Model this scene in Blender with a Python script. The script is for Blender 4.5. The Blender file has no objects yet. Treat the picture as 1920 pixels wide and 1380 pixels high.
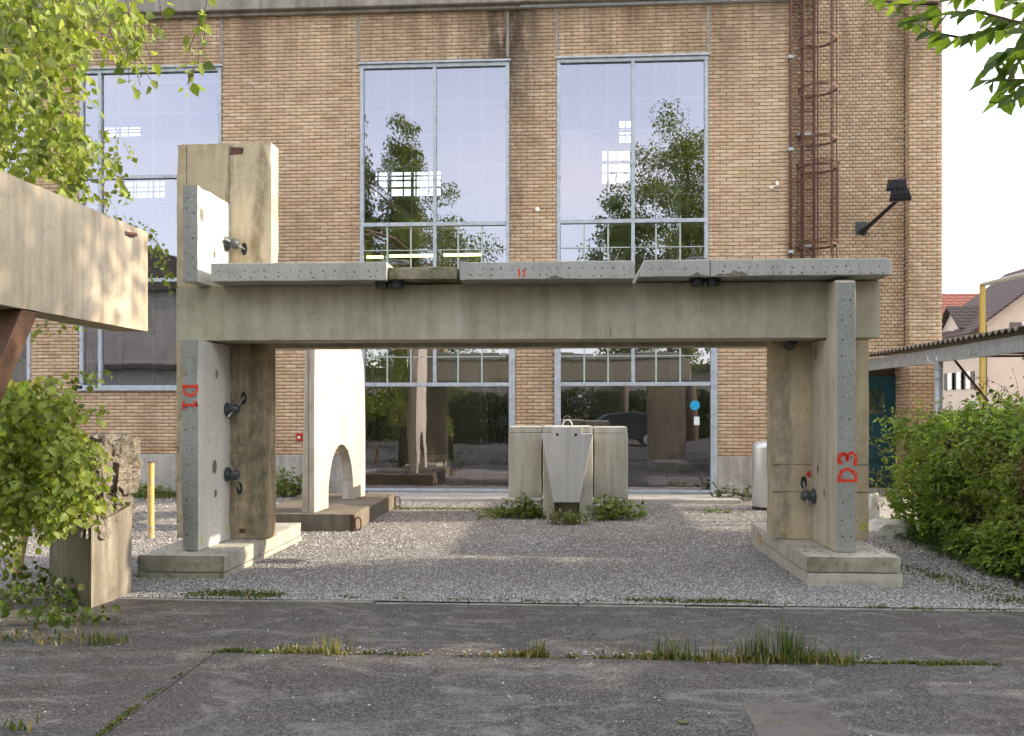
import bpy, math, random
import numpy as np
from mathutils import Vector, Matrix, noise as mnoise
random.seed(7); rng = np.random.default_rng(7)
SC = bpy.context.scene
COL = SC.collection
R = math.radians

# ------------------------------------------------------------------ camera, sky, sun, exposure
FPX, HZ, HC, YAW = 1650.0, 765.0, 1.8, R(3.47)      # focal length and horizon in photo pixels, eye height, heading
cam_d = bpy.data.cameras.new('camera'); cam = bpy.data.objects.new('camera', cam_d); COL.objects.link(cam)
cam_d.sensor_width = 36.0; cam_d.lens = 36.0 * FPX / 1920.0; cam_d.shift_y = (HZ - 690.0) / 1920.0
cam_d.clip_end = 2000.0; cam_d.clip_start = 0.05
cam.location = (0, 0, HC); cam.rotation_euler = (R(90), 0, YAW); SC.camera = cam

SUN_EL, SUN_AZ = R(21.0), R(8.0)                    # azimuth measured from +X towards +Y
sun_dir = Vector((math.cos(SUN_EL) * math.cos(SUN_AZ), math.cos(SUN_EL) * math.sin(SUN_AZ), math.sin(SUN_EL)))
W = bpy.data.worlds.new('World'); SC.world = W; W.use_nodes = True
wn = W.node_tree.nodes; wl = W.node_tree.links; wn.clear()
sky = wn.new('ShaderNodeTexSky'); sky.sky_type = 'NISHITA'; sky.sun_disc = False
sky.sun_elevation = SUN_EL; sky.sun_rotation = R(90) - SUN_AZ
sky.air_density = 1.0; sky.dust_density = 0.6; sky.ozone_density = 1.0
wb = wn.new('ShaderNodeBackground'); wb.inputs['Strength'].default_value = 0.15
wo = wn.new('ShaderNodeOutputWorld')
# thin high cloud all over the sky
tc = wn.new('ShaderNodeTexCoord'); mp = wn.new('ShaderNodeMapping'); mp.inputs['Scale'].default_value = (1.2, 1.2, 4.0)
nz = wn.new('ShaderNodeTexNoise'); nz.inputs['Scale'].default_value = 1.6; nz.inputs['Detail'].default_value = 5
rp = wn.new('ShaderNodeValToRGB'); rp.color_ramp.elements[0].position = 0.40; rp.color_ramp.elements[1].position = 0.75
rp.color_ramp.elements[0].color = (.45, .45, .45, 1); rp.color_ramp.elements[1].color = (.85, .85, .85, 1)
mx = wn.new('ShaderNodeMix'); mx.data_type = 'RGBA'
wl.new(tc.outputs['Generated'], mp.inputs['Vector']); wl.new(mp.outputs['Vector'], nz.inputs['Vector'])
wl.new(nz.outputs['Fac'], rp.inputs['Fac']); wl.new(rp.outputs['Color'], mx.inputs['Factor'])
wl.new(sky.outputs['Color'], mx.inputs['A']); mx.inputs['B'].default_value = (4.95, 4.65, 4.6, 1)      # even veil of high cloud
wl.new(mx.outputs['Result'], wb.inputs['Color']); wl.new(wb.outputs['Background'], wo.inputs['Surface'])
sl = bpy.data.lights.new('sun', 'SUN'); sl.energy = 2.1; sl.angle = R(0.55); sl.color = (1.0, 0.86, 0.66)
so = bpy.data.objects.new('sun', sl); COL.objects.link(so); so.rotation_euler = sun_dir.to_track_quat('Z', 'Y').to_euler()
so.location = (20, 0, 20)
SC.view_settings.view_transform = 'Standard'; SC.view_settings.look = 'None'; SC.view_settings.gamma = 1.0
SC.view_settings.use_curve_mapping = False; SC.view_settings.exposure = 1.95
SC.render.engine = 'CYCLES'
SC.cycles.max_bounces = 7; SC.cycles.diffuse_bounces = 3; SC.cycles.glossy_bounces = 3; SC.cycles.transmission_bounces = 3; SC.cycles.transparent_max_bounces = 16
SC.cycles.use_denoising = True; SC.cycles.use_adaptive_sampling = True; SC.cycles.adaptive_threshold = .03; SC.cycles.sample_clamp_indirect = 8.0; SC.cycles.caustics_reflective = False; SC.cycles.caustics_refractive = False

# ------------------------------------------------------------------ helpers
cY, sY = math.cos(YAW), math.sin(YAW)
def ray(px, py):
    u = (px - 960.0) / FPX; v = (HZ - py) / FPX
    return Vector((u * cY - sY, u * sY + cY, v))
def at(px, py, Y):                      # point of the world plane y = Y
    r = ray(px, py); t = Y / r.y; return Vector((r.x * t, Y, HC + r.z * t))
def atd(px, py, d):                     # point at distance d along the view axis
    r = ray(px, py); return Vector((r.x * d, r.y * d, HC + r.z * d))
def gp(px, py, z=0.0):                  # point of the ground
    r = ray(px, py); t = (z - HC) / r.z; return Vector((r.x * t, r.y * t, z))
def proj(P):
    P = np.asarray(P, float); x, y, z = P[..., 0], P[..., 1], P[..., 2] - HC
    d = -x * sY + y * cY; u = x * cY + y * sY
    return 960 + FPX * u / d, HZ - FPX * z / d, d
def X_(px, Y): return at(px, 700, Y).x
def Z_(px, py, Y): return at(px, py, Y).z

ORG = {}
def thing(name, label, cat, loc=(0, 0, 0), group=None, kind=None):
    o = bpy.data.objects.new(name, None); COL.objects.link(o); o.location = loc; o.empty_display_size = .2
    o['label'] = label; o['category'] = cat
    if group: o['group'] = group
    if kind: o['kind'] = kind
    ORG[o.name] = Vector(loc); return o
def org(o): return ORG.get(o.name, Vector((0, 0, 0))) if o else Vector((0, 0, 0))
def tag(o, label=None, cat=None, group=None, kind=None):
    if label: o['label'] = label
    if cat: o['category'] = cat
    if group: o['group'] = group
    if kind: o['kind'] = kind
    return o
def link(name, me, parent=None, kind=None, label=None):
    o = bpy.data.objects.new(name, me); COL.objects.link(o)
    if parent is not None: o.parent = parent; ORG[o.name] = org(parent)
    if kind: o['kind'] = kind
    if label: o['label'] = label
    return o
def mesh_np(name, V, F, mats, cols=None, smooth=False):
    V = np.ascontiguousarray(V, dtype=np.float32); F = np.ascontiguousarray(F, dtype=np.int32)
    me = bpy.data.meshes.new(name); n, k = F.shape
    me.vertices.add(len(V)); me.vertices.foreach_set('co', V.ravel())
    me.loops.add(n * k); me.loops.foreach_set('vertex_index', F.ravel())
    me.polygons.add(n); me.polygons.foreach_set('loop_start', np.arange(0, n * k, k, dtype=np.int32))
    me.update(calc_edges=True)
    if smooth: me.polygons.foreach_set('use_smooth', np.ones(n, dtype=bool))
    if cols is not None:
        a = me.attributes.new('Col', 'FLOAT_COLOR', 'POINT'); C = np.ones((len(V), 4), np.float32); C[:, :3] = cols
        a.data.foreach_set('color', C.ravel())
    me.materials.append(mats); return me

class MB:
    def __init__(s): s.v = []; s.f = []; s.m = []
    def add(s, vs, fs, m=0):
        b = len(s.v); s.v += [tuple(v) for v in vs]
        for f in fs: s.f.append([b + i for i in f]); s.m.append(m)
        return s
    def box(s, x0, x1, y0, y1, z0, z1, m=0):
        if x0 > x1: x0, x1 = x1, x0
        if y0 > y1: y0, y1 = y1, y0
        if z0 > z1: z0, z1 = z1, z0
        vs = [(x, y, z) for z in (z0, z1) for y in (y0, y1) for x in (x0, x1)]
        return s.add(vs, [(0, 2, 3, 1), (4, 5, 7, 6), (0, 1, 5, 4), (2, 6, 7, 3), (0, 4, 6, 2), (1, 3, 7, 5)], m)
    def prism(s, pts, a0, a1, axis='x', m=0):
        # closed polygon pts (2d) extruded along an axis from a0 to a1
        def P(p, a):
            return (a, p[0], p[1]) if axis == 'x' else ((p[0], a, p[1]) if axis == 'y' else (p[0], p[1], a))
        n = len(pts); vs = [P(p, a0) for p in pts] + [P(p, a1) for p in pts]
        fs = [tuple(range(n))[::-1], tuple(range(n, 2 * n))] + [(i, (i + 1) % n, n + (i + 1) % n, n + i) for i in range(n)]
        return s.add(vs, fs, m)
    def tube(s, pts, r, n=8, m=0, cap=True):
        pts = [Vector(p) for p in pts]; k = len(pts); rs = r if isinstance(r, (list, tuple)) else [r] * k
        rings = []; up = None
        for i, p in enumerate(pts):
            d = (pts[min(i + 1, k - 1)] - pts[max(i - 1, 0)]).normalized()
            if up is None:
                up = Vector((0, 0, 1)) if abs(d.z) < .9 else Vector((0, 1, 0))
            a = d.cross(up).normalized(); b = a.cross(d).normalized(); up = b
            rings.append([p + (a * math.cos(2 * math.pi * j / n) + b * math.sin(2 * math.pi * j / n)) * rs[i] for j in range(n)])
        vs = [v for q in rings for v in q]
        fs = [(i * n + j, i * n + (j + 1) % n, (i + 1) * n + (j + 1) % n, (i + 1) * n + j) for i in range(k - 1) for j in range(n)]
        if cap: fs += [tuple(range(n))[::-1], tuple(range((k - 1) * n, k * n))]
        return s.add(vs, fs, m)
    def ring(s, c, rad, r, ax1, ax2, n=24, k=6, a0=0, a1=2 * math.pi, m=0):
        c = Vector(c); ax1 = Vector(ax1); ax2 = Vector(ax2)
        pts = [c + (ax1 * math.cos(a0 + (a1 - a0) * i / n) + ax2 * math.sin(a0 + (a1 - a0) * i / n)) * rad for i in range(n + 1)]
        return s.tube(pts, r, k, m)
    def disc(s, c, n_, r, k=16, m=0):
        c = Vector(c); n_ = Vector(n_).normalized(); a = n_.orthogonal().normalized(); b = n_.cross(a)
        return s.add([c + (a * math.cos(2 * math.pi * i / k) + b * math.sin(2 * math.pi * i / k)) * r for i in range(k)], [tuple(range(k))], m)
    def build(s, name, mats, parent=None, smooth=False, bevel=0, kind=None, label=None, edge=None):
        me = bpy.data.meshes.new(name); o_ = org(parent)
        me.from_pydata([(v[0] - o_.x, v[1] - o_.y, v[2] - o_.z) for v in s.v], [], s.f)
        for mt in (mats if isinstance(mats, (list, tuple)) else [mats]): me.materials.append(mt)
        me.polygons.foreach_set('material_index', s.m)
        me.validate(); me.update()
        if edge is not None:                     # faces looking along -y take the second material
            for p in me.polygons:
                if p.normal.y < -0.9: p.material_index = 1
        if smooth:
            me.polygons.foreach_set('use_smooth', [True] * len(me.polygons))
        o = link(name, me, parent, kind, label)
        if bevel:
            b = o.modifiers.new('bevel', 'BEVEL'); b.width = bevel; b.segments = 2; b.limit_method = 'ANGLE'
        return o
def box(name, mat, parent, x0, x1, y0, y1, z0, z1, bevel=0, **k):
    return MB().box(x0, x1, y0, y1, z0, z1).build(name, mat, parent, bevel=bevel, **k)

def rough_box(name, mats, parent, x0, x1, y0, y1, z0, z1, bevel=.006, amp=.010, step=.075, edge=None, label=None, seed=0.):
    """box whose arrises are worn and chipped"""
    import bmesh
    lo = Vector((min(x0, x1), min(y0, y1), min(z0, z1))); hi = Vector((max(x0, x1), max(y0, y1), max(z0, z1)))
    bm_ = bmesh.new(); bmesh.ops.create_cube(bm_, size=1.)
    for v in bm_.verts: v.co = Vector([lo[i] + (hi[i] - lo[i]) * (v.co[i] + .5) for i in range(3)])
    for ax in range(3):
        n = int((hi[ax] - lo[ax]) / step)
        nrm = Vector((0, 0, 0)); nrm[ax] = 1
        for k in range(1, n):
            p = lo.copy(); p[ax] = lo[ax] + (hi[ax] - lo[ax]) * (k + .3 * math.sin(k * 7.1)) / n
            bmesh.ops.bisect_plane(bm_, geom=bm_.verts[:] + bm_.edges[:] + bm_.faces[:], dist=1e-5, plane_co=p, plane_no=nrm)
    o_ = org(parent)
    for v in bm_.verts:
        on = [i for i in range(3) if min(abs(v.co[i] - lo[i]), abs(v.co[i] - hi[i])) < 1e-4]
        if len(on) >= 2:
            q = v.co * 5.3 + Vector((seed, seed * .7, 0)); a = amp * (.35 + .65 * abs(mnoise.noise(q)) * 2)
            c = mnoise.noise(v.co * 1.9 + Vector((7, seed, 3)))
            if c > .38: a += (c - .38) * amp * 9
            for i in on: v.co[i] += (a if abs(v.co[i] - lo[i]) < 1e-4 else -a) * (.5 + .5 * abs(mnoise.noise(q * 2.3 + Vector((i * 9., 0, 0)))))
        v.co = v.co - o_
    me = bpy.data.meshes.new(name); bm_.normal_update(); bm_.to_mesh(me); bm_.free()
    for mt in (mats if isinstance(mats, (list, tuple)) else [mats]): me.materials.append(mt)
    if edge is not None:
        for p in me.polygons:
            if p.normal.y < -0.75: p.material_index = 1
    o = link(name, me, parent, None, label)
    return o

# ------------------------------------------------------------------ materials
class NT:
    def __init__(s, name):
        s.mat = bpy.data.materials.new(name); s.mat.use_nodes = True; s.t = s.mat.node_tree; s.t.nodes.clear()
        s.out = s.t.nodes.new('ShaderNodeOutputMaterial'); g = s.t.nodes.new('ShaderNodeNewGeometry'); s.pos = g.outputs['Position']; s.geo = g
    def n(s, typ, **kw):
        nd = s.t.nodes.new(typ)
        for k, v in kw.items():
            if hasattr(nd, k): setattr(nd, k, v)
        return nd
    def set(s, sock, v):
        if isinstance(v, bpy.types.NodeSocket): s.t.links.new(v, sock)
        else:
            if isinstance(v, (tuple, list)) and len(v) == 3 and sock.type == 'RGBA': v = (*v, 1)
            sock.default_value = v
    def vec(s, scale, src=None):
        m = s.n('ShaderNodeMapping'); s.set(m.inputs['Vector'], src or s.pos); m.inputs['Scale'].default_value = scale; return m.outputs['Vector']
    def noise(s, scale, detail=4, rough=.55, v=None, dist=0):
        q = s.n('ShaderNodeTexNoise'); s.set(q.inputs['Vector'], v or s.pos); q.inputs['Scale'].default_value = scale
        q.inputs['Detail'].default_value = detail; q.inputs['Roughness'].default_value = rough; q.inputs['Distortion'].default_value = dist
        return q.outputs['Fac']
    def voro(s, scale, v=None, out='Distance', feat='F1'):
        q = s.n('ShaderNodeTexVoronoi'); q.feature = feat; s.set(q.inputs['Vector'], v or s.pos); q.inputs['Scale'].default_value = scale; return q.outputs[out]
    def ramp(s, fac, stops):
        q = s.n('ShaderNodeValToRGB'); s.set(q.inputs['Fac'], fac); e = q.color_ramp.elements
        while len(e) < len(stops): e.new(.5)
        for i, (p, c) in enumerate(stops):
            e[i].position = p; e[i].color = (c, c, c, 1) if not isinstance(c, tuple) else (*c, 1)
        return q.outputs['Color']
    def rng(s, v, a, b, c=0., d=1.):
        q = s.n('ShaderNodeMapRange'); s.set(q.inputs['Value'], v)
        for i, x in zip(('From Min', 'From Max', 'To Min', 'To Max'), (a, b, c, d)): q.inputs[i].default_value = x
        return q.outputs['Result']
    def mix(s, f, a, b, mode='MIX'):
        q = s.n('ShaderNodeMix'); q.data_type = 'RGBA'; q.blend_type = mode
        s.set(q.inputs['Factor'], f); s.set(q.inputs['A'], a); s.set(q.inputs['B'], b); return q.outputs['Result']
    def math(s, op, a, b=0.):
        q = s.n('ShaderNodeMath'); q.operation = op; s.set(q.inputs[0], a); s.set(q.inputs[1], b); return q.outputs[0]
    def attr(s, name): q = s.n('ShaderNodeAttribute'); q.attribute_name = name; return q.outputs['Color']
    def sep(s, v=None):
        q = s.n('ShaderNodeSeparateXYZ'); s.set(q.inputs[0], v or s.pos); return q.outputs
    def bump(s, h, strength=.3, dist=.01):
        q = s.n('ShaderNodeBump'); s.set(q.inputs['Height'], h); q.inputs['Strength'].default_value = strength; q.inputs['Distance'].default_value = dist; return q.outputs['Normal']
    def pbr(s, col, rough=.8, normal=None, metal=0., spec=.4):
        p = s.n('ShaderNodeBsdfPrincipled'); s.set(p.inputs['Base Color'], col); s.set(p.inputs['Roughness'], rough)
        p.inputs['Metallic'].default_value = metal; p.inputs['Specular IOR Level'].default_value = spec
        if normal is not None: s.set(p.inputs['Normal'], normal)
        s.t.links.new(p.outputs[0], s.out.inputs['Surface']); return p

def concrete(name, c1, c2, dirt=(.10, .075, .045), streak=.35, pores=.7, agg=0., dirtf=.35, moss=0., rust=0., scale=1., bands=()):
    t = NT(name)
    base = t.mix(t.rng(t.noise(1.7 * scale, 6, .6), .3, .7), c1, c2)
    st = t.noise(1., 5, .6, t.vec((9, 9, .55)))
    base = t.mix(t.math('MULTIPLY', t.rng(st, .46, .66), streak), base, tuple(x * .55 for x in c1))
    base = t.mix(t.math('MULTIPLY', t.rng(st, .5, .28), streak * .5), base, tuple(min(1, x * 1.35) for x in c2))
    d = t.noise(1.9 * scale, 6, .70, t.vec((1, 1, .6)), .5)
    base = t.mix(t.math('MULTIPLY', t.rng(d, .46, .70), dirtf), base, dirt)
    blot = t.noise(7.5 * scale, 4, .7, None, .8); base = t.mix(t.math('MULTIPLY', t.rng(blot, .54, .72), dirtf * .7), base, dirt)
    fine = t.noise(60, 3, .7)
    base = t.mix(t.rng(fine, .3, .75, 0, .28), base, tuple(x * .6 for x in c1))
    if agg:
        vc = t.voro(110, out='Color'); g = t.sep(vc)[0]
        base = t.mix(t.math('MULTIPLY', t.rng(g, .1, .95), agg), base, (.07, .07, .065))
        g2 = t.sep(t.voro(80, out='Color'))[1]
        base = t.mix(t.math('MULTIPLY', t.rng(g2, .78, .86), agg * .8), base, (.55, .53, .48))
        base = t.mix(t.math('MULTIPLY', t.rng(t.sep(t.voro(30, out='Color'))[2], .86, .9), agg * .55), base, (.11, .09, .07))
    if moss:
        mn = t.math('MULTIPLY', t.rng(t.noise(4, 8, .7), .42, .62), moss)
        base = t.mix(mn, base, (.075, .075, .018))
    if rust:
        base = t.mix(t.math('MULTIPLY', t.rng(t.noise(3.1, 7, .7, t.vec((1, 1, .5))), .5, .68), rust), base, (.30, .14, .05))
    if bands:
        sx = t.sep(); wv = t.math('MULTIPLY', t.math('SUBTRACT', t.noise(3.5, 5, .6, t.vec((1, 1, .35))), .5), .35)
        for xc, hw, za, zb, sg, bc in bands:
            dx_ = t.math('ABSOLUTE', t.math('ADD', t.math('ADD', sx[0], -xc), wv))
            bm_ = t.math('MULTIPLY', t.rng(dx_, hw * 1.25, hw * .45), t.math('MULTIPLY', t.rng(sx[2], za, za + .12), t.rng(sx[2], zb, zb - .25)))
            bm_ = t.math('MULTIPLY', bm_, t.rng(t.noise(9, 6, .7, t.vec((1, 1, .5))), .3, .62)); base = t.mix(t.math('MULTIPLY', bm_, sg), base, bc)
    pd = t.voro(17 * scale)
    pm = t.math('MULTIPLY', t.rng(pd, .17, .09), t.rng(t.noise(2.3, 5, .7), .53, .63))
    pd2 = t.voro(45 * scale); pm = t.math('MAXIMUM', pm, t.math('MULTIPLY', t.rng(pd2, .2, .08), t.rng(t.noise(2.1, 6, .7), .50, .62)))
    base = t.mix(t.math('MULTIPLY', pm, pores), base, (.035, .03, .022))
    h = t.math('ADD', t.math('MULTIPLY', fine, .35), t.math('MULTIPLY', pm, -.8 * pores))
    h = t.math('ADD', h, t.math('MULTIPLY', t.noise(14, 5, .6), .5))
    t.pbr(base, .86, t.bump(h, .35, .008), spec=.25)
    return t.mat
M = {}
M['beam'] = concrete('beam_concrete', (.46, .422, .325), (.52, .482, .38), dirt=(.19, .16, .06), streak=.38, dirtf=.30, moss=.12,
    bands=[(X_(862, 9.64), .05, 2.6, 3.3, .35, (.55, .54, .47)), (X_(1196, 9.64), .06, 2.5, 3.3, .4, (.56, .55, .48)), (X_(730, 9.64), .1, 2.7, 3.3, .35, (.20, .19, .10)), (X_(1322, 9.64), .1, 2.8, 3.3, .3, (.20, .19, .10)), (X_(400, 9.64), .5, 2.2, 3.5, .25, (.24, .23, .09))])
M['wall_slab'] = concrete('ochre_concrete', (.56, .46, .30), (.64, .55, .40), dirt=(.22, .15, .065), streak=.3, dirtf=.5, pores=1.,
    bands=[(X_(488, 10.22), .09, 3.0, 5.2, .8, (.15, .12, .06)), (X_(430, 10.22), .03, 3.0, 5.2, .6, (.16, .11, .05)), (X_(1460, 10.22), .13, .2, 2.3, .75, (.22, .20, .15)), (X_(1478, 10.22), .05, .2, 2.5, .5, (.17, .13, .08))])
M['stained_slab'] = concrete('stained_concrete', (.42, .34, .22), (.54, .46, .32), dirt=(.085, .06, .03), streak=.8, dirtf=.9, rust=.35, pores=1.,
    bands=[(X_(480, 10.22), .12, .2, 3.2, .9, (.13, .115, .07)), (X_(445, 10.22), .10, .9, 3.2, .7, (.10, .075, .04))])
M['pale'] = concrete('pale_smooth_concrete', (.62, .60, .55), (.69, .67, .62), streak=.15, dirtf=.14, pores=.4)
M['leg_side'] = concrete('beige_concrete', (.50, .45, .34), (.57, .52, .41), streak=.4, dirtf=.28, pores=.7)
M['sawn'] = concrete('sawn_concrete_edge', (.30, .315, .28), (.36, .37, .335), streak=.1, dirtf=.15, agg=.22, pores=.4)
M['deck'] = concrete('weathered_slab_concrete', (.43, .43, .39), (.50, .50, .46), streak=.1, dirtf=.25, agg=.20, pores=.5)
M['mossy'] = concrete('mossy_concrete', (.30, .27, .19), (.36, .32, .22), streak=.3, dirtf=.4, moss=.9, agg=.2)
M['pad'] = concrete('footing_concrete', (.50, .475, .40), (.58, .55, .47), streak=.35, dirtf=.45, agg=.12, pores=1., moss=.12)
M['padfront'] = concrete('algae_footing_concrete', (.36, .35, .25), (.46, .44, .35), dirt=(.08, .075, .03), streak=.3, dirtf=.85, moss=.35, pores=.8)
M['fountain'] = concrete('grey_precast', (.50, .49, .47), (.56, .55, .53), streak=.35, dirtf=.12, pores=.45)
M['fountain_side'] = concrete('grey_beige_precast', (.46, .44, .36), (.54, .52, .45), streak=.5, dirtf=.25, pores=.5)
M['arch'] = concrete('white_precast', (.58, .53, .45), (.66, .61, .53), dirt=(.34, .24, .14), streak=.5, dirtf=.45, pores=.6)
M['archpad'] = concrete('dark_footing_concrete', (.17, .145, .11), (.23, .20, .155), dirt=(.09, .07, .045), streak=.45, dirtf=.6)
M['left_beam'] = concrete('sandy_concrete', (.50, .42, .31), (.58, .50, .38), dirt=(.30, .19, .10), streak=.5, dirtf=.5, pores=.3)
M['dark_block'] = concrete('dark_weathered_concrete', (.15, .13, .08), (.21, .185, .12), dirt=(.07, .06, .03), streak=.6, dirtf=.7, moss=.35)
M['pale_block'] = concrete('weathered_concrete', (.25, .22, .175), (.34, .305, .25), dirt=(.10, .075, .045), streak=.9, dirtf=.7)
M['rubble'] = concrete('broken_concrete', (.15, .125, .09), (.25, .21, .16), dirt=(.09, .07, .045), streak=0, dirtf=.6, agg=.35, scale=2)
M['plinth'] = concrete('plinth_render', (.40, .37, .325), (.50, .47, .42), dirt=(.10, .085, .07), streak=.5, dirtf=.5)
M['step'] = concrete('threshold_concrete', (.44, .40, .36), (.50, .46, .42), streak=0, dirtf=.35)
M['cornice'] = concrete('cornice_stone', (.26, .24, .21), (.34, .31, .27), streak=.5, dirtf=.6)
M['kerb'] = concrete('kerb_stone', (.22, .21, .18), (.32, .31, .27), streak=0, dirtf=.5, agg=.2)
M['boulder'] = concrete('pale_boulder', (.58, .55, .48), (.68, .65, .58), streak=.1, dirtf=.4)

def flat(name, col, rough=.6, metal=0., var=.25, scale=20, dirt=None, dirtf=0., bumpf=.1, spec=.4):
    t = NT(name); c = t.mix(t.rng(t.noise(scale, 5, .6), .3, .7), tuple(x * (1 - var) for x in col), tuple(min(1, x * (1 + var)) for x in col))
    if dirt: c = t.mix(t.math('MULTIPLY', t.rng(t.noise(7, 6, .7), .48, .68), dirtf), c, dirt)
    t.pbr(c, rough, t.bump(t.noise(scale * 4, 3), bumpf, .004), metal, spec); return t.mat
M['frame'] = flat('window_frame_paint', (.42, .46, .50), .42, .0, .12, 6, (.22, .21, .20), .5)
M['muntin'] = flat('pale_green_steel', (.80, .84, .78), .5, 0, .1)
M['bar_paint'] = flat('grey_green_bar_paint', (.40, .46, .41), .5, 0, .12)
M['rust'] = flat('rusty_steel', (.115, .055, .038), .8, 0, .4, 30, (.20, .085, .04), .5, .4)
M['brown_steel'] = flat('brown_steel', (.10, .048, .024), .6, 0, .3, 20, (.03, .02, .014), .6)
M['steel'] = flat('galvanised_steel', (.40, .42, .42), .5, .35, .2, 9, (.24, .22, .19), .4)
M['darkmetal'] = flat('dark_cast_iron', (.065, .075, .08), .42, .1, .3)
M['black'] = flat('black_coated_aluminium', (.02, .02, .024), .45, 0, .3)
M['rod'] = flat('threaded_rod', (.35, .36, .36), .35, .8, .2)
M['yellow'] = flat('worn_yellow_paint', (.60, .42, .13), .6, 0, .15, 15, (.38, .35, .30), .9)
M['ochre_paint'] = flat('ochre_paint', (.50, .36, .08), .5, 0, .15)
M['red'] = flat('red_plastic', (.45, .03, .03), .4)
M['teal'] = flat('teal_door_paint', (.008, .062, .078), .45, 0, .2, 5)
M['white'] = flat('white_enamel', (.75, .75, .72), .4, 0, .08)
M['blue_disc'] = flat('light_blue_sticker', (.03, .36, .62), .4, 0, .05)
M['interior'] = flat('interior_plaster', (.66, .66, .64), .9, 0, .08, 2)
M['interior_floor'] = flat('interior_floor', (.36, .35, .33), .5, 0, .2, 3)
M['interior_dark'] = flat('interior_steel', (.42, .43, .42), .6, 0, .15)
M['curtain'] = flat('grey_curtain', (.42, .41, .38), .9, 0, .1)
M['darkcloth'] = flat('dark_wood', (.07, .05, .035), .6)
M['brushed'] = flat('brushed_stainless', (.62, .62, .60), .35, .55, .1, 40)
M['pinkwall'] = flat('pink_render', (.56, .44, .35), .9, 0, .08, 1.5)
M['shutter'] = flat('brown_shutter', (.12, .09, .07), .6)
M['darktile'] = flat('dark_roof_tile', (.085, .062, .055), .8, 0, .4, 4)
M['redtile'] = flat('red_roof_tile', (.26, .09, .06), .85, 0, .35, 4)
M['eternit'] = flat('mossy_corrugated_sheet', (.10, .085, .07), .9, 0, .3, 6, (.20, .17, .04), .5)
M['bark'] = flat('bark', (.16, .12, .085), .9, 0, .4, 18)
M['twig'] = flat('twig_bark', (.09, .045, .025), .8, 0, .3)
M['stalk'] = flat('dry_stalk', (.22, .12, .06), .9, 0, .3)

def glass():
    t = NT('window_glass'); tr = t.n('ShaderNodeBsdfTransparent'); tr.inputs[0].default_value = (.80, .87, .83, 1)
    gl = t.n('ShaderNodeBsdfGlossy'); gl.inputs['Roughness'].default_value = .0; gl.inputs['Color'].default_value = (.89, .88, 1., 1)
    bm = t.bump(t.noise(1.1, 1), .035, .05); t.set(gl.inputs['Normal'], bm)
    fr = t.n('ShaderNodeFresnel'); fr.inputs['IOR'].default_value = 2.6
    ms = t.n('ShaderNodeMixShader'); t.set(ms.inputs[0], t.math('MULTIPLY', fr.outputs[0], 1.6)); t.t.links.new(tr.outputs[0], ms.inputs[1]); t.t.links.new(gl.outputs[0], ms.inputs[2])
    t.t.links.new(ms.outputs[0], t.out.inputs['Surface']); return t.mat
M['glass'] = glass()
def emit(name, col, s):
    t = NT(name); e = t.n('ShaderNodeEmission'); e.inputs[0].default_value = (*col, 1); e.inputs[1].default_value = s
    t.t.links.new(e.outputs[0], t.out.inputs['Surface']); return t.mat
M['tube'] = emit('lit_fluorescent_tube', (1., .80, .30), 2.2)
def spray(name, col):
    t = NT(name); p = t.pbr(t.mix(t.rng(t.noise(25, 4), .3, .7), col, tuple(x * .75 for x in col)), .6, spec=.2)
    a = t.math('MULTIPLY', t.rng(t.noise(70, 4, .8), .22, .46), t.rng(t.noise(14, 3), .2, .45, .55, 1.))
    t.set(p.inputs['Alpha'], a); return t.mat
M['spray_red'] = spray('red_spray_paint', (.78, .06, .025)); M['spray_yellow'] = spray('yellow_green_spray_paint', (.62, .70, .05))
M['spray_orange'] = spray('orange_spray_paint', (.85, .13, .04))

def leafmat(name, trans=.4, gain=1.):
    t = NT(name); c = t.attr('Col'); c = t.mix(t.rng(t.noise(40, 2), .3, .7, 0, .25), c, (.02, .035, .008))
    p = t.pbr(c, .45, spec=.35); tl = t.n('ShaderNodeBsdfTranslucent')
    t.set(tl.inputs[0], t.mix(1., c, (1.5 * gain, 1.55 * gain, .6 * gain), 'MULTIPLY'))
    ms = t.n('ShaderNodeMixShader'); ms.inputs[0].default_value = trans
    t.t.links.new(p.outputs[0], ms.inputs[1]); t.t.links.new(tl.outputs[0], ms.inputs[2]); t.t.links.new(ms.outputs[0], t.out.inputs['Surface']); return t.mat
M['leaf'] = leafmat('birch_leaf', .48); M['hedge_leaf'] = leafmat('hedge_leaf', .35); M['grass'] = leafmat('grass_blade', .35)

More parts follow.
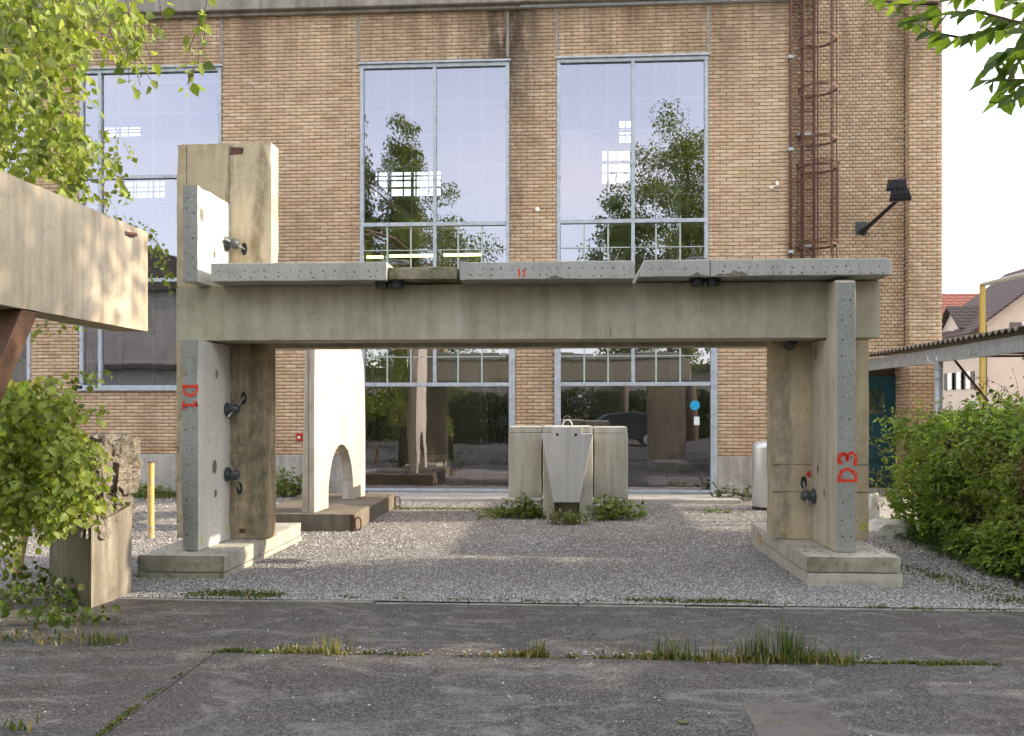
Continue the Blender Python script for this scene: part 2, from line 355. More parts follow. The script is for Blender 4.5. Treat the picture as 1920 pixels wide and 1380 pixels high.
def brick_mat():
    t = NT('buff_brick'); c = t.attr('Col'); s = t.sep()
    c = t.mix(t.rng(t.noise(55, 4, .7), .3, .75, 0, .35), c, (.24, .15, .085))
    c = t.mix(t.rng(t.noise(9, 5, .7), .5, .8, 0, .35), c, (.62, .47, .31))
    # soot and water stains with a shape of their own
    big = t.noise(.55, 6, .62, t.vec((1.3, 1, .5)))
    c = t.mix(t.rng(big, .50, .78, 0, .50), c, (.17, .105, .065))
    top = t.math('MULTIPLY', t.rng(s[2], 7.9, 9.9), t.rng(t.noise(1.1, 6, .65, t.vec((2.2, 1, .35))), .38, .62))
    c = t.mix(t.math('MULTIPLY', top, .68), c, (.13, .085, .055))
    run = t.math('MULTIPLY', t.rng(t.math('ABSOLUTE', t.math('ADD', s[0], -STAIN_X)), 1.15, .15), t.rng(s[2], 5.6, 9.2))
    run = t.math('MULTIPLY', run, t.rng(t.noise(1.6, 7, .7, t.vec((2.2, 1, .5))), .33, .50))
    c = t.mix(t.math('MULTIPLY', run, .93), c, (.045, .028, .02))
    eff = t.math('MULTIPLY', t.rng(t.noise(.8, 7, .7), .56, .72), t.rng(t.noise(18, 4, .7), .4, .65)); c = t.mix(t.math('MULTIPLY', eff, .45), c, (.66, .58, .47))
    soot = t.math('MULTIPLY', t.rng(t.noise(.9, 6, .65, t.vec((1.6, 1, .3), None)), .56, .72), t.rng(t.noise(6, 4, .7), .35, .6)); c = t.mix(t.math('MULTIPLY', soot, .68), c, (.12, .08, .05))
    low = t.math('MULTIPLY', t.rng(s[2], 1.3, .75), t.rng(t.noise(2.5, 5), .35, .6))
    c = t.mix(t.math('MULTIPLY', low, .55), c, (.30, .14, .07))
    t.pbr(c, .85, t.bump(t.noise(70, 4, .7), .35, .006), spec=.2); return t.mat
STAIN_X = X_(950, 18.0)
M['brick'] = brick_mat()
M['mortar'] = flat('dark_mortar', (.19, .15, .112), .95, 0, .35, 12)

def asphalt():
    t = NT('asphalt'); v2 = t.vec((1, 1, .2))
    c = t.mix(t.rng(t.noise(.8, 6, .62, v2), .3, .7), (.049, .046, .043), (.090, .084, .080))
    sp = t.sep(t.voro(105, out='Color'))[0]
    c = t.mix(t.rng(sp, .5, 1., 0, .75), c, (.20, .185, .17)); c = t.mix(t.rng(sp, .45, .0, 0, .7), c, (.022, .02, .02))
    # chalky scuffs and mineral streaks
    sc = t.noise(1.7, 7, .70, t.vec((1., 1.5, 1)), 1.6)
    c = t.mix(t.rng(sc, .50, .66, 0, .55), c, (.24, .225, .21))
    brown = t.noise(.45, 4, .6)
    c = t.mix(t.rng(brown, .5, .7, 0, .4), c, (.075, .058, .045))
    wh = t.math('MULTIPLY', t.rng(t.voro(22), .055, .03), t.rng(t.noise(5, 2), .52, .6)); c = t.mix(wh, c, (.55, .53, .5))
    h = t.math('ADD', t.math('MULTIPLY', t.voro(120), .8), t.noise(30, 4, .7))
    t.pbr(c, .88, t.bump(h, .6, .008), spec=.25); return t.mat
M['asphalt'] = asphalt()
def gravelmat():
    t = NT('gravel'); v = t.voro(62, out='Color'); g = t.sep(v)[0]
    c = t.mix(g, (.24, .22, .195), (.50, .465, .42)); c = t.mix(t.rng(t.noise(.7, 5), .35, .7, 0, .5), c, (.24, .20, .16))
    d = t.voro(62); h = t.math('SUBTRACT', 1., d)
    c = t.mix(t.rng(d, .45, .8, 0, .75), c, (.05, .045, .04))
    t.pbr(c, .9, t.bump(h, 1., .02), spec=.2); return t.mat
M['gravel'] = gravelmat()
def pebblemat():
    t = NT('pebble'); c = t.attr('Col'); c = t.mix(t.rng(t.noise(80, 3), .3, .7, 0, .4), c, (.16, .15, .14)); t.pbr(c, .85, spec=.25); return t.mat
M['pebble'] = pebblemat()
def soil():
    t = NT('dirt'); c = t.mix(t.rng(t.noise(4, 8, .7), .3, .7), (.07, .055, .04), (.16, .135, .11)); c = t.mix(t.rng(t.noise(60, 4), .5, .8), c, (.22, .20, .17))
    t.pbr(c, .95, t.bump(t.noise(40, 6, .7), .7, .01), spec=.15); return t.mat
M['soil'] = soil()
M['moss'] = flat('moss', (.07, .085, .02), .95, 0, .45, 30, (.05, .04, .025), .6, .6)

# ------------------------------------------------------------------ ground
YF = 18.0            # brick front of the building
Y_GR, Y_JT = 8.10, 6.33
def sheet(name, mat, x0, x1, y0, y1, z, kind='structure', nx=1):
    o = MB().add([(x0, y0, z), (x1, y0, z), (x1, y1, z), (x0, y1, z)], [(0, 1, 2, 3)]).build(name, mat); o['kind'] = kind; return o
tag(sheet('ground', M['soil'], -400, 400, -300, 500, -.06), 'bare soil under and around the yard')
# near asphalt: two slabs either side of the slanting joint
cA, cB = gp(406, 1222), gp(196, 1380); cB2 = cB + (cB - cA) * 3
off = Vector((.012, 0, 0))
def poly(name, mat, pts, z0, z1, bevel=.006):
    m = MB(); n = len(pts)
    m.add([(p[0], p[1], z0) for p in pts] + [(p[0], p[1], z1) for p in pts], [tuple(range(n, 2 * n))] + [(i, (i + 1) % n, n + (i + 1) % n, n + i) for i in range(n)])
    o = m.build(name, mat, bevel=bevel); o['kind'] = 'structure'; return o
tag(poly('asphalt_yard', M['asphalt'], [(-60, -60), (cB2.x - .012, -60), (cB2.x - .012, cB2.y), (cA.x - .012, Y_JT), (-60, Y_JT)], -.05, 0.), 'near grey asphalt left of the slanting joint')
tag(poly('asphalt_yard', M['asphalt'], [(cB2.x + .012, -60), (60, -60), (60, Y_JT), (cA.x + .012, Y_JT), (cB2.x + .012, cB2.y)], -.05, 0.004), 'near grey asphalt right of the slanting joint')
tag(sheet('asphalt_path', M['asphalt'], -60, 60, Y_JT + .03, Y_GR - .03, -.012), 'asphalt strip between the grassy joint and the gravel')
tag(sheet('gravel_yard', M['gravel'], -60, 60, Y_GR + .02, 60, 0.0), 'grey gravel yard between the asphalt and the brick building')
tag(sheet('far_ground', M['asphalt'], -200, 200, 60, 300, -.01), 'far grey ground')
# slim edging stones of the gravel, laid end to end
ek = thing('edging_kerb', 'slim row of pale edging stones between gravel and asphalt', 'kerb', (0, Y_GR, 0))
x = -9.
while x < 9.:
    L = random.uniform(.85, 1.05); z = random.uniform(-.010, .004); dy = random.uniform(-.008, .008)
    box('edging_stone', M['kerb'], ek, x, x + L - .012, Y_GR - .035 + dy, Y_GR + .02 + dy, -.08, z, .006); x += L
# dirt washed into the joint
dm = MB()
for px0, px1, w in ((500, 780, .16), (660, 1200, .20), (1180, 1600, .18), (380, 560, .06), (1560, 1920, .03)):
    a, b = gp(px0, 1230), gp(px1, 1238); n = 26
    top = [(a.x + (b.x - a.x) * i / n, Y_JT + .02 + w * abs(math.sin(math.pi * i / n)) ** .6 * random.uniform(.75, 1.25), -.007 + .001 * len(dm.v) / 60) for i in range(n + 1)]
    bot = [(p[0], Y_JT - .004, p[2]) for p in top]
    dm.add(top + bot, [(i + n + 1, i + n + 2, i + 1, i) for i in range(n)])
tag(dm.build('dirt_drift', M['soil']), 'brown dirt washed along the grassy asphalt joint', None, None, 'stuff')
# lighter repaired square at the bottom edge
q = [gp(1392, 1319), gp(1440, 1316), gp(1500, 1321), gp(1545, 1318), gp(1560, 1345), gp(1592, 1370), gp(1600, 1400), gp(1425, 1400), gp(1412, 1360), gp(1398, 1338)]
M['patch'] = concrete('worn_patch', (.11, .098, .088), (.15, .135, .12), dirt=(.045, .04, .036), streak=0, dirtf=.9)
tag(poly('repair_patch', M['patch'], [(p.x, p.y) for p in q], -.01, .010, .004), 'lighter worn repair patch in the near asphalt')
box_slab = MB().box(X_(668, 16.9), X_(1388, 16.9), 16.75, 17.93, -.03, .075)
so_ = box_slab.build('door_step', M['step'], bevel=.015); tag(so_, 'long low concrete step before the two ground floor windows', 'step')
tag(sheet('paved_apron', M['step'], X_(1632, 15), 14, 12.9, 18.9, .006), 'smooth paving before the teal door')

# pebbles of the gravel
def pebbles(name, n, x0, x1, y0, y1, s0, s1, label, z=0., mat='pebble', dens=None):
    P = np.stack([rng.uniform(x0, x1, n), y0 + (y1 - y0) * rng.random(n) ** 1.35, np.full(n, z)], 1)
    px, py, d = proj(P); keep = (px > -60) & (px < 1980) & (py < 1440)
    if dens is not None: keep &= dens(P)
    P = P[keep]; n = len(P); s = rng.uniform(s0, s1, n) * .5
    O = np.array([[1, 0, 0], [0, 1, 0], [-1, 0, 0], [0, -1, 0], [0, 0, 1], [0, 0, -1]], float)
    V = O[None] * np.stack([s * rng.uniform(.8, 1.5, n), s * rng.uniform(.7, 1.2, n), s * rng.uniform(.45, .8, n)], 1)[:, None, :]
    V = V + rng.normal(0, .18, V.shape) * s[:, None, None]
    a = rng.uniform(0, 6.28, n); ca, sa = np.cos(a)[:, None], np.sin(a)[:, None]
    Vx = V[..., 0] * ca - V[..., 1] * sa; Vy = V[..., 0] * sa + V[..., 1] * ca
    V = np.stack([Vx, Vy, V[..., 2]], -1) + P[:, None, :]
    F0 = np.array([[0, 1, 4], [1, 2, 4], [2, 3, 4], [3, 0, 4], [1, 0, 5], [2, 1, 5], [3, 2, 5], [0, 3, 5]])
    F = (F0[None] + 6 * np.arange(n)[:, None, None]).reshape(-1, 3)
    g = rng.uniform(.18, .72, n); tint = rng.uniform(.82, 1., n)
    C = np.repeat(np.stack([g, g * (.935 + .04 * tint), g * (.85 + .11 * tint)], 1), 6, axis=0)
    o = link(name, mesh_np(name, V.reshape(-1, 3), F, M[mat], C)); return tag(o, label, None, None, 'stuff')
pebbles('gravel_stones', 90000, -7, 7, Y_GR + .03, 11.2, .009, .024, 'loose grey gravel of the yard', .004)
pebbles('gravel_stones', 30000, -8, 8, 11.2, 17.9, .018, .036, 'loose grey gravel farther back near the building', .004)
pebbles('stray_chips', 700, -5, 5, 4.6, 8.1, .006, .018, 'stray pale stone chips on the asphalt', .006)
pebbles('stray_chips', 380, -2.2, 2.3, Y_JT + .04, Y_JT + .22, .008, .026, 'stone chips caught in the dirty asphalt joint', .002)

# grass and weeds
def blades(name, spots, label, kind='stuff'):
    """spots: (centre, rx, ry, count, height, green)"""
    Vs, Fs, Cs = [], [], []; b = 0
    for c, rx, ry, n, h, dry in spots:
        p = np.stack([c[0] + rng.normal(0, rx, n), c[1] + rng.normal(0, ry, n), np.full(n, c[2])], 1)
        hh = h * rng.uniform(.35, 1.15, n); a = rng.uniform(0, 6.28, n); lean = hh * np.abs(rng.normal(.2, .38, n))
        dx, dy = np.cos(a), np.sin(a); w = rng.uniform(.0025, .005, n) * (1 + 1.5 * (h < .08))
        side = np.stack([-dy, dx, np.zeros(n)], 1) * w[:, None]
        mid = p + np.stack([dx * lean * .28, dy * lean * .28, hh * .62], 1); tip = p + np.stack([dx * lean, dy * lean, hh], 1)
        V = np.stack([p - side, p + side, mid + side * .75, mid - side * .75, tip + side * .1, tip - side * .1], 1)
        F = np.array([[0, 1, 2, 3], [3, 2, 4, 5]])[None] + (b + 6 * np.arange(n))[:, None, None]
        g = rng.uniform(.6, 1.25, n)[:, None]; isd = (rng.random(n) < dry)[:, None]
        C = np.where(isd, np.array([.30, .24, .09]), np.array([.085, .135, .03])) * g
        Vs.append(V.reshape(-1, 3)); Fs.append(F.reshape(-1, 4)); Cs.append(np.repeat(C, 6, axis=0)); b += 6 * n
    o = link(name, mesh_np(name, np.concatenate(Vs), np.concatenate(Fs), M['grass'], np.concatenate(Cs)))
    return tag(o, label, None, None, kind)
def line_spots(px0, px1, py0, py1, k, rx, ry, n, h, dry, z=-.005, jit=.02):
    out = []
    for i in range(k):
        f = (i + rng.random()) / k; g = gp(px0 + (px1 - px0) * f, py0 + (py1 - py0) * f)
        out.append(((g.x, g.y + rng.normal(0, jit), z), rx, ry, int(n * rng.uniform(.4, 1.6)) + 1, h * rng.uniform(.5, 1.4), dry))
    return out
def tuft(px, py, rx, ry, n, h, dry, z=-.005): g = gp(px, py); return ((g.x, g.y, z), rx, ry, n, h, dry)
blades('grass', [tuft(1425, 1240, .06, .03, 80, .27, .15), tuft(1478, 1240, .04, .03, 70, .29, .1), tuft(1390, 1238, .08, .03, 40, .20, .4),
                 tuft(1535, 1241, .12, .035, 300, .10, .35), tuft(1450, 1243, .22, .025, 420, .07, .6), tuft(1500, 1240, .05, .03, 50, .24, .1)],
       'tall tuft of green grass growing out of the asphalt joint')
blades('grass', [tuft(1255, 1234, .09, .03, 80, .19, .3), tuft(1245, 1236, .14, .02, 170, .06, .65), tuft(1330, 1237, .07, .02, 30, .12, .4)], 'shorter grass tuft in the joint left of the tall one')
blades('grass', [tuft(620, 1224, .09, .05, 90, .13, .6), tuft(560, 1222, .10, .03, 70, .06, .4), tuft(980, 1231, .08, .02, 90, .06, .7), tuft(1005, 1231, .04, .02, 60, .14, .4)]
       + line_spots(500, 800, 1225, 1229, 16, .03, .010, 13, .025, .6) + line_spots(860, 1240, 1231, 1235, 14, .03, .010, 14, .025, .65) + line_spots(1560, 1860, 1243, 1247, 22, .05, .010, 30, .03, .2) + line_spots(400, 500, 1222, 1224, 8, .04, .01, 30, .03, .1),
       'thin line of grass and moss along the asphalt joint')
blades('grass', line_spots(370, 520, 1113, 1118, 20, .07, .06, 55, .028, .15, .0, .05) + line_spots(520, 1000, 1119, 1127, 15, .07, .03, 20, .022, .2, .0)
       + line_spots(1000, 1300, 1128, 1131, 8, .08, .02, 18, .02, .25, .0) + line_spots(1180, 1420, 1126, 1131, 22, .07, .04, 40, .026, .2, .0) + line_spots(1420, 1900, 1133, 1146, 11, .07, .02, 18, .022, .3, .0),
       'low weeds along the edging of the gravel')
blades('grass', line_spots(190, 262, 1376, 1320, 22, .008, .02, 14, .015, .35, .0, .008) + line_spots(275, 300, 1310, 1292, 4, .008, .015, 10, .014, .3, .0, .01) + line_spots(330, 345, 1270, 1260, 3, .006, .01, 9, .012, .3, .0, .01), 'moss and grass in the slanting asphalt joint')
blades('grass', [tuft(60, 1195, .25, .08, 60, .05, .5, 0), tuft(120, 1205, .2, .05, 30, .05, .5, 0), tuft(200, 1205, .1, .05, 120, .08, .3, 0), tuft(20, 1370, .05, .04, 20, .07, .1, 0)], 'straggly grass below the fallen branch on the left')
blades('grass', [tuft(300, 930, .5, .35, 2600, .10, .12, 0), tuft(280, 915, .5, .2, 1800, .14, .05, 0), tuft(830, 955, .8, .05, 700, .04, .3, 0)], 'low grass strip beside the plinth behind the yellow bollard')
blades('grass', line_spots(1690, 1910, 1060, 1130, 24, .12, .08, 25, .028, .15, .0, .08), 'sparse weeds in the gravel at the foot of the hedge')
mm = MB(); n = 40
for i in range(n):
    f0, f1 = i / n, (i + 1) / n; a = cA.lerp(cB, f0); b = cA.lerp(cB, f1); w = .014
    mm.add([(a.x - w, a.y, -.010), (a.x + w, a.y, -.010), (b.x + w, b.y, -.010), (b.x - w, b.y, -.010)], [(0, 1, 2, 3)])
M['moss'] = M['soil']
tag(mm.build('joint_moss', M['moss']), 'moss filling the slanting asphalt joint', None, None, 'stuff')

# ------------------------------------------------------------------ brick building
bld = thing('brick_building', 'tall buff brick factory building with steel windows, filling the back of the yard', 'building', (0, YF, 0))
CW = 1.26   # unused spare
PITCH, BL, BH, JT = .26, .247, .060, .012
COURSE = .072
brick_cols = [(.52, .385, .235), (.55, .40, .255), (.50, .355, .225), (.57, .43, .29), (.50, .355, .225), (.53, .375, .245), (.55, .385, .26), (.46, .325, .205), (.59, .46, .31), (.52, .40, .27)]
XL, XR = X_(-260, YF), X_(1480, YF)
Z_TOP, Z_PL = Z_(700, 22, YF) + .02, Z_(300, 851, YF)
def win(px0, px1, py0, py1):
    pc = (max(px0, 0) + px1) / 2
    return [X_(px0, YF), X_(px1, YF), Z_(pc, py1, YF), Z_(pc, py0, YF)]
W0 = win(-150, 57, 138, 727); W1 = win(149, 415, 129, 729); W2 = win(675, 955, 119, 931); W3 = win(1044, 1328, 108, 931)
zf = Z_(900, 600, YF)
W2L = [X_(672, YF), X_(966, YF), 0.0, zf]; W3L = [X_(1039.5, YF), X_(1345, YF), 0.0, zf]
W2[2] = W3[2] = 0.07
openings = [W0, W1, [W2[0], W2[1], zf, W2[3]], [W3[0], W3[1], zf, W3[3]], W2L, W3L]
def brick_geo(u0, u1, z0, z1, dep, col):
    """one brick, chamfered front; (u, depth, z) coordinates, front at depth -dep"""
    c = .004
    V = [(u0, 0, z0), (u1, 0, z0), (u1, 0, z1), (u0, 0, z1), (u0 + .0, -dep + c, z0), (u1, -dep + c, z0), (u1, -dep + c, z1), (u0, -dep + c, z1),
         (u0 + c, -dep, z0 + c), (u1 - c, -dep, z0 + c), (u1 - c, -dep, z1 - c), (u0 + c, -dep, z1 - c)]
    F = [(8, 9, 10, 11), (4, 5, 9, 8), (5, 6, 10, 9), (6, 7, 11, 10), (7, 4, 8, 11), (0, 1, 5, 4), (1, 2, 6, 5), (2, 3, 7, 6), (3, 0, 4, 7)]
    return V, F
def course_spans(z0, z1, x0, x1, ops):
    sp = [(x0, x1)]
    for o in ops:
        if o[2] < z1 - .02 and o[3] > z0 + .02:
            nn = []
            for a, b in sp:
                if o[1] <= a or o[0] >= b: nn.append((a, b)); continue
                if o[0] > a: nn.append((a, o[0]))
                if o[1] < b: nn.append((o[1], b))
            sp = nn
    return sp
def rnd_col(soot=0.):
    c = np.array(random.choice(brick_cols)) * np.array([1.14, 1.115, 1.10]) * random.uniform(.93, 1.07); return c
singles = []; BV, BF, BC = [], [], []
def lay(x0, x1, z0, z1, ops, pitch, bl, mapf, collect=None, start=0):
    z = z0; row = start
    while z + COURSE <= z1 + .01:
        for a, b in course_spans(z, z + COURSE, x0, x1, ops):
            off0 = (pitch / 2 if row % 2 else 0.) ; k = math.floor((a - off0) / pitch); u = off0 + k * pitch
            while u < b:
                s, e = max(u, a) + JT / 2, min(u + pitch, b) - JT / 2
                if e - s > .03:
                    s += random.uniform(-.003, .003); e += random.uniform(-.003, .003); dz = random.uniform(-.0025, .0025)
                    full = e - s > pitch - JT - .012
                    if collect is not None and full: collect.append((s, e, z + dz, row))
                    else: put(s, e, z + dz, mapf)
                u += pitch
        z += COURSE; row += 1
def put(s, e, z, mapf):
    V, F = brick_geo(s, e, z, z + BH, .012 + random.uniform(-.003, .004), None); b = len(BV)
    BV.extend(mapf(*v) for v in V); BF.extend(tuple(b + i for i in f) for f in F); BC.extend([tuple(rnd_col())] * 12)
def front(Y): return lambda u, d, z: (u, Y + d, z)
def leftface(X): return lambda u, d, z: (X + d, -u, z)      # wall looking to -x; u runs towards the camera
cand = []
lay(XL, XR, Z_PL, Z_TOP, openings, PITCH, BL, front(YF + .012), cand)
# the largest bricks in view become bricks of their own
def score(c):
    px, py, d = proj([(c[0] + c[1]) / 2, YF, c[2]])
    ok = (960 < px < 1475 and 2 < py < 482) and not (1035 < px < 1336 and py > 95)
    return d if ok else 1e9
order = sorted(range(len(cand)), key=lambda i: score(cand[i])); chosen = set(i for i in order[:300] if score(cand[i]) < 1e8)
for i, c in enumerate(cand):
    if i not in chosen: put(c[0], c[1], c[2], front(YF + .012))
bmeshes = []
for k in range(14):
    V, F = brick_geo(-BL / 2, BL / 2, 0, BH, .012 + random.uniform(-.003, .004), None)
    me = bpy.data.meshes.new('brick'); me.from_pydata(V, [], F); me.update()
    a = me.attributes.new('Col', 'FLOAT_COLOR', 'POINT'); cc = rnd_col()
    for d in a.data: d.color = (*cc, 1)
    me.materials.append(M['brick']); bmeshes.append(me)
wall = None
# mortar body of the main wall: one box per pier and panel
wm = MB(); YB = YF + .45
def solid(x0, x1, z0, z1): wm.box(x0, x1, YF + .012, YB, z0, z1)
xs = [XL, W0[0], W0[1], W1[0], W1[1], W2L[0], W2L[1], W3L[0], W3L[1], XR]
solid(W0[1], W1[0], 0, Z_TOP); solid(W1[1], W2[0], 0, Z_TOP); solid(W2[1], W3[0], zf, Z_TOP); solid(W2L[1], W3L[0], 0, zf - .001); solid(W3[1], XR, zf, Z_TOP); solid(W3L[1], XR, 0, zf - .001)
for w in (W0, W1, W2, W3): solid(w[0] + .001, w[1] - .001, w[3], Z_TOP)
for w in (W0, W1): solid(w[0] + .001, w[1] - .001, 0, w[2])
solid(XL - 20, W0[0], 0, Z_TOP)
wall = wm.build('wall', M['mortar'], bld)
for i in chosen:
    c = cand[i]; o = link('brick', random.choice(bmeshes), wall)
    o.location = ((c[0] + c[1]) / 2, .012, c[2]); o.scale.x = (c[1] - c[0]) / BL
# wing on the right: recessed header-bond wall and corner pier
YR, YP, YD = 18.55, 18.30, 19.10
RX0, RX1 = XR, X_(1705, YP); PX1 = X_(1767, YP); ZW = 14.
door_op = [X_(1585, YR), RX1, 0, 2.75]
lay(RX0, RX1, .0, ZW, [door_op], .13, .118, front(YR + .012))
lay(RX1, PX1, .0, ZW, [], .195, .118, front(YP + .012), None, 1)
lay(-YD, -YP, .0, 2.75, [], .13, .118, leftface(RX1 + .012))
lay(-YR, -YP, 2.75, ZW, [], .13, .118, leftface(RX1 + .012))
pm = MB().box(RX1 + .012, PX1, YP + .012, 30, 0, ZW + .1); pm.build('corner_pier', M['mortar'], bld)
rm = MB().box(RX0, door_op[0], YR + .012, 26, 0, ZW).box(door_op[0], RX1 + .013, YR + .012, 26, 2.75, ZW); rm.box(door_op[0], RX1 + .013, YD + .05, 26, 0, 2.75)
rm.build('wing_wall', M['mortar'], bld)
bo = link('brickwork', mesh_np('brickwork', np.array(BV) - np.array([0, YF, 0]), np.array(BF), M['brick'], np.array(BC)), wall); bo['kind'] = 'stuff'
# plinth, cornice, strips
box('plinth', M['plinth'], bld, XL - 20, W2L[0], YF - .03, YF + .3, 0, Z_PL - .01, .012)
box('plinth', M['plinth'], bld, W2L[1], W3L[0], YF - .031, YF + .3, 0, Z_PL - .01, .012)
box('plinth', M['plinth'], bld, W3L[1], XR + .02, YF - .03, YF + .3, 0, Z_PL - .01, .012)
cn = box('cornice', M['cornice'], bld, XL - 20, XR + .1, YF - .22, YB, Z_TOP, Z_TOP + .9, .02)
MB().box(XL - 20, X_(975, YF), YF - .10, YF - .001, Z_TOP - .07, Z_TOP - .002).build('ledge', M['cornice'], cn, bevel=.01)
MB().box(X_(975, YF), XR + .05, YF - .10, YF - .001, Z_TOP - .05, Z_TOP - .002).build('metal_flashing', M['frame'], cn, bevel=.005)
for p, w in ((415, W1), (672, W2), (952, W2), (1044, W3), (1328, W3), (152, W1)):
    x = X_(p, YF); box('wall_strip', M['cornice'], bld, x - .03, x + .03, YF - .012, YF + .05, w[3] + .09, Z_TOP - .072, .006)

# windows
def bar(x0, x1, y0, y1, z0, z1, name, parent, mat='frame', bevel=.006):
    return box(name, M[mat], parent, x0, x1, y0, y1, z0, z1, bevel)
def window(w, cols, rows, lower=None, vcols=6, inner=True, label=None, inner_rows=None):
    x0, x1, z0, z1 = w; F = .075
    zl = lower[3] if lower else z0
    m = MB(); y0, y1 = YF - .015, YF + .09
    m.box(x0, x0 + F, y0, y1, zl, z1 - F).box(x1 - F, x1, y0, y1, zl, z1 - F).box(x0, x1, y0, y1, z1 - F, z1)
    m.box(x0 - .03, x1 + .03, YF - .06, YF + .02, z1 + .002, z1 + .045)
    if not lower: m.box(x0, x1, y0, y1, z0, z0 + F).box(x0 - .02, x1 + .02, YF - .07, YF + .02, z0 - .04, z0 - .002)
    else:
        lx0, lx1 = lower[0], lower[1]
        m.box(lx0, lx0 + .13, y0 - .004, y1, .07, zl - .003).box(lx1 - .13, lx1, y0 - .004, y1, .07, zl - .003)
        m.box(lx0 + .13, lx1 - .13, y0 - .004, y1, .077, .14)
        m.box(lx0 + .03, lx1 - .03, y0 - .018, y0 - .005, .078, zl - .01) if False else None
    wo_ = m.build('window', M['frame'], bld, bevel=.006, label=label)
    zb = .14 if lower else z0 + F
    xi0, xi1 = (lower[0] + .13, lower[1] - .13) if lower else (x0 + F, x1 - F)
    zr = [zb] + rows + [z1 - F]; k = 0
    for r in rows:
        bar(x0 + F if r > zl else xi0, x1 - F if r > zl else xi1, YF - .012, YF + .085, r - .04, r + .04, 'transom', wo_)
    for i in range(len(zr) - 1):
        za = zr[i] + (.04 if i else 0); zc = zr[i + 1] - (.04 if i < len(rows) else 0)
        xs_ = ([x0 + F] + cols + [x1 - F]) if not (lower and i == 0) else [xi0, xi1]
        if lower and i == 1: xs_ = [xi0] + cols + [xi1]
        for j in range(len(xs_) - 1):
            xa = xs_[j] + (.035 if j else 0); xb = xs_[j + 1] - (.035 if j < len(xs_) - 2 else 0)
            t = .004 + random.uniform(-.002, .002)
            g = MB().add([(xa, YF + .05 + random.uniform(-t, t), za), (xb, YF + .05 + random.uniform(-t, t), za), (xb, YF + .05 + random.uniform(-t, t), zc), (xa, YF + .05 + random.uniform(-t, t), zc)], [(0, 1, 2, 3)])
            g.build('pane', M['glass'], wo_)
            if j: bar(xs_[j] - .035, xs_[j] + .035, YF - .013, YF + .08, za + .001, zc - .001, 'mullion', wo_)
    # older steel lattice behind the glass
    if inner:
        zlat = rows[1] + .05 if lower else zb
        if lower:
            for i in range(1, vcols):
                xx = x0 + F + (x1 - x0 - 2 * F) * i / vcols
                if abs(xx - cols[0]) > .12: bar(xx - .016, xx + .016, YF + .022, YF + .044, rows[0] + .041, rows[1] - .041, 'muntin', wo_, 'bar_paint', 0)
            for q in range(1, 6):
                zz = rows[0] + (rows[1] - rows[0]) * q / 6 + .02
                for xa, xb in ((x0 + F, cols[0] - .036), (cols[0] + .036, x1 - F)): bar(xa, xb, YF + .020, YF + .0435, zz - .010, zz + .010, 'muntin', wo_, 'bar_paint', 0)
        n = vcols
        for i in range(1, n):
            xx = x0 + F + (x1 - x0 - 2 * F) * i / n
            if abs(xx - (x0 + x1) / 2) < .05 and lower: continue
            bar(xx - .024, xx + .024, YF + .14, YF + .17, zlat, z1 - F, 'muntin', wo_, 'muntin', 0)
        zz = zlat + .52
        while zz < z1 - .2:
            bar(x0 + F, x1 - F, YF + .137, YF + .173, zz - .022, zz + .022, 'muntin', wo_, 'muntin', 0); zz += .655
    return wo_
zc2 = lambda px, py: Z_(px, py, YF)
wn1 = window(W1, [X_(187, YF)], [zc2(280, 525), zc2(280, 331)], None, 4, True, 'left window with an off-centre mullion behind the birch')
wn0 = window(W0, [X_(-40, YF)], [zc2(30, 525), zc2(30, 335)], None, 4, True, 'far left window cut by the picture edge')
wn2 = window(W2, [X_(815, YF)], [zc2(815, 721), zc2(815, 420)], W2L, 6, True, 'tall window left of the narrow pier')
wn3 = window(W3, [X_(1187, YF)], [zc2(1187, 720), zc2(1187, 414)], W3L, 6, True, 'tall window right of the narrow pier')
# lettering and sticker on the right ground-floor pane
def text(body, size, loc, mat, parent, name, thick=.002, rot=(R(90), 0, 0)):
    cu = bpy.data.curves.new(name, 'FONT'); cu.body = body; cu.size = size; cu.extrude = thick; cu.materials.append(mat)
    o = bpy.data.objects.new(name, cu); COL.objects.link(o); bpy.context.view_layer.update()
    me = bpy.data.meshes.new_from_object(o); bpy.data.objects.remove(o); me.materials.clear(); me.materials.append(mat)
    o = link(name, me, parent); o.location = Vector(loc) - org(parent); o.rotation_euler = rot; return o
M['letter'] = flat('dark_foil', (.045, .045, .045), .5)
text('Saal', .20, at(1083, 741, YF + .03), M['letter'], wn3, 'lettering'); text('Mensa', .20, at(1062, 757, YF + .03), M['letter'], wn3, 'lettering')
text('24', .07, at(1084, 745, YF + .028), M['muntin'], wn3, 'lettering')
c = at(1303, 760, YF + .036); MB().disc(c, (0, -1, 0), .098, 28).build('round_sticker', M['blue_disc'], wn3, label='light blue round sticker on the glass')
c = at(1306, 785, YF + .036); box('notice', M['muntin'], wn3, c.x - .05, c.x + .06, c.y, c.y + .002, c.z - .13, c.z + .04)
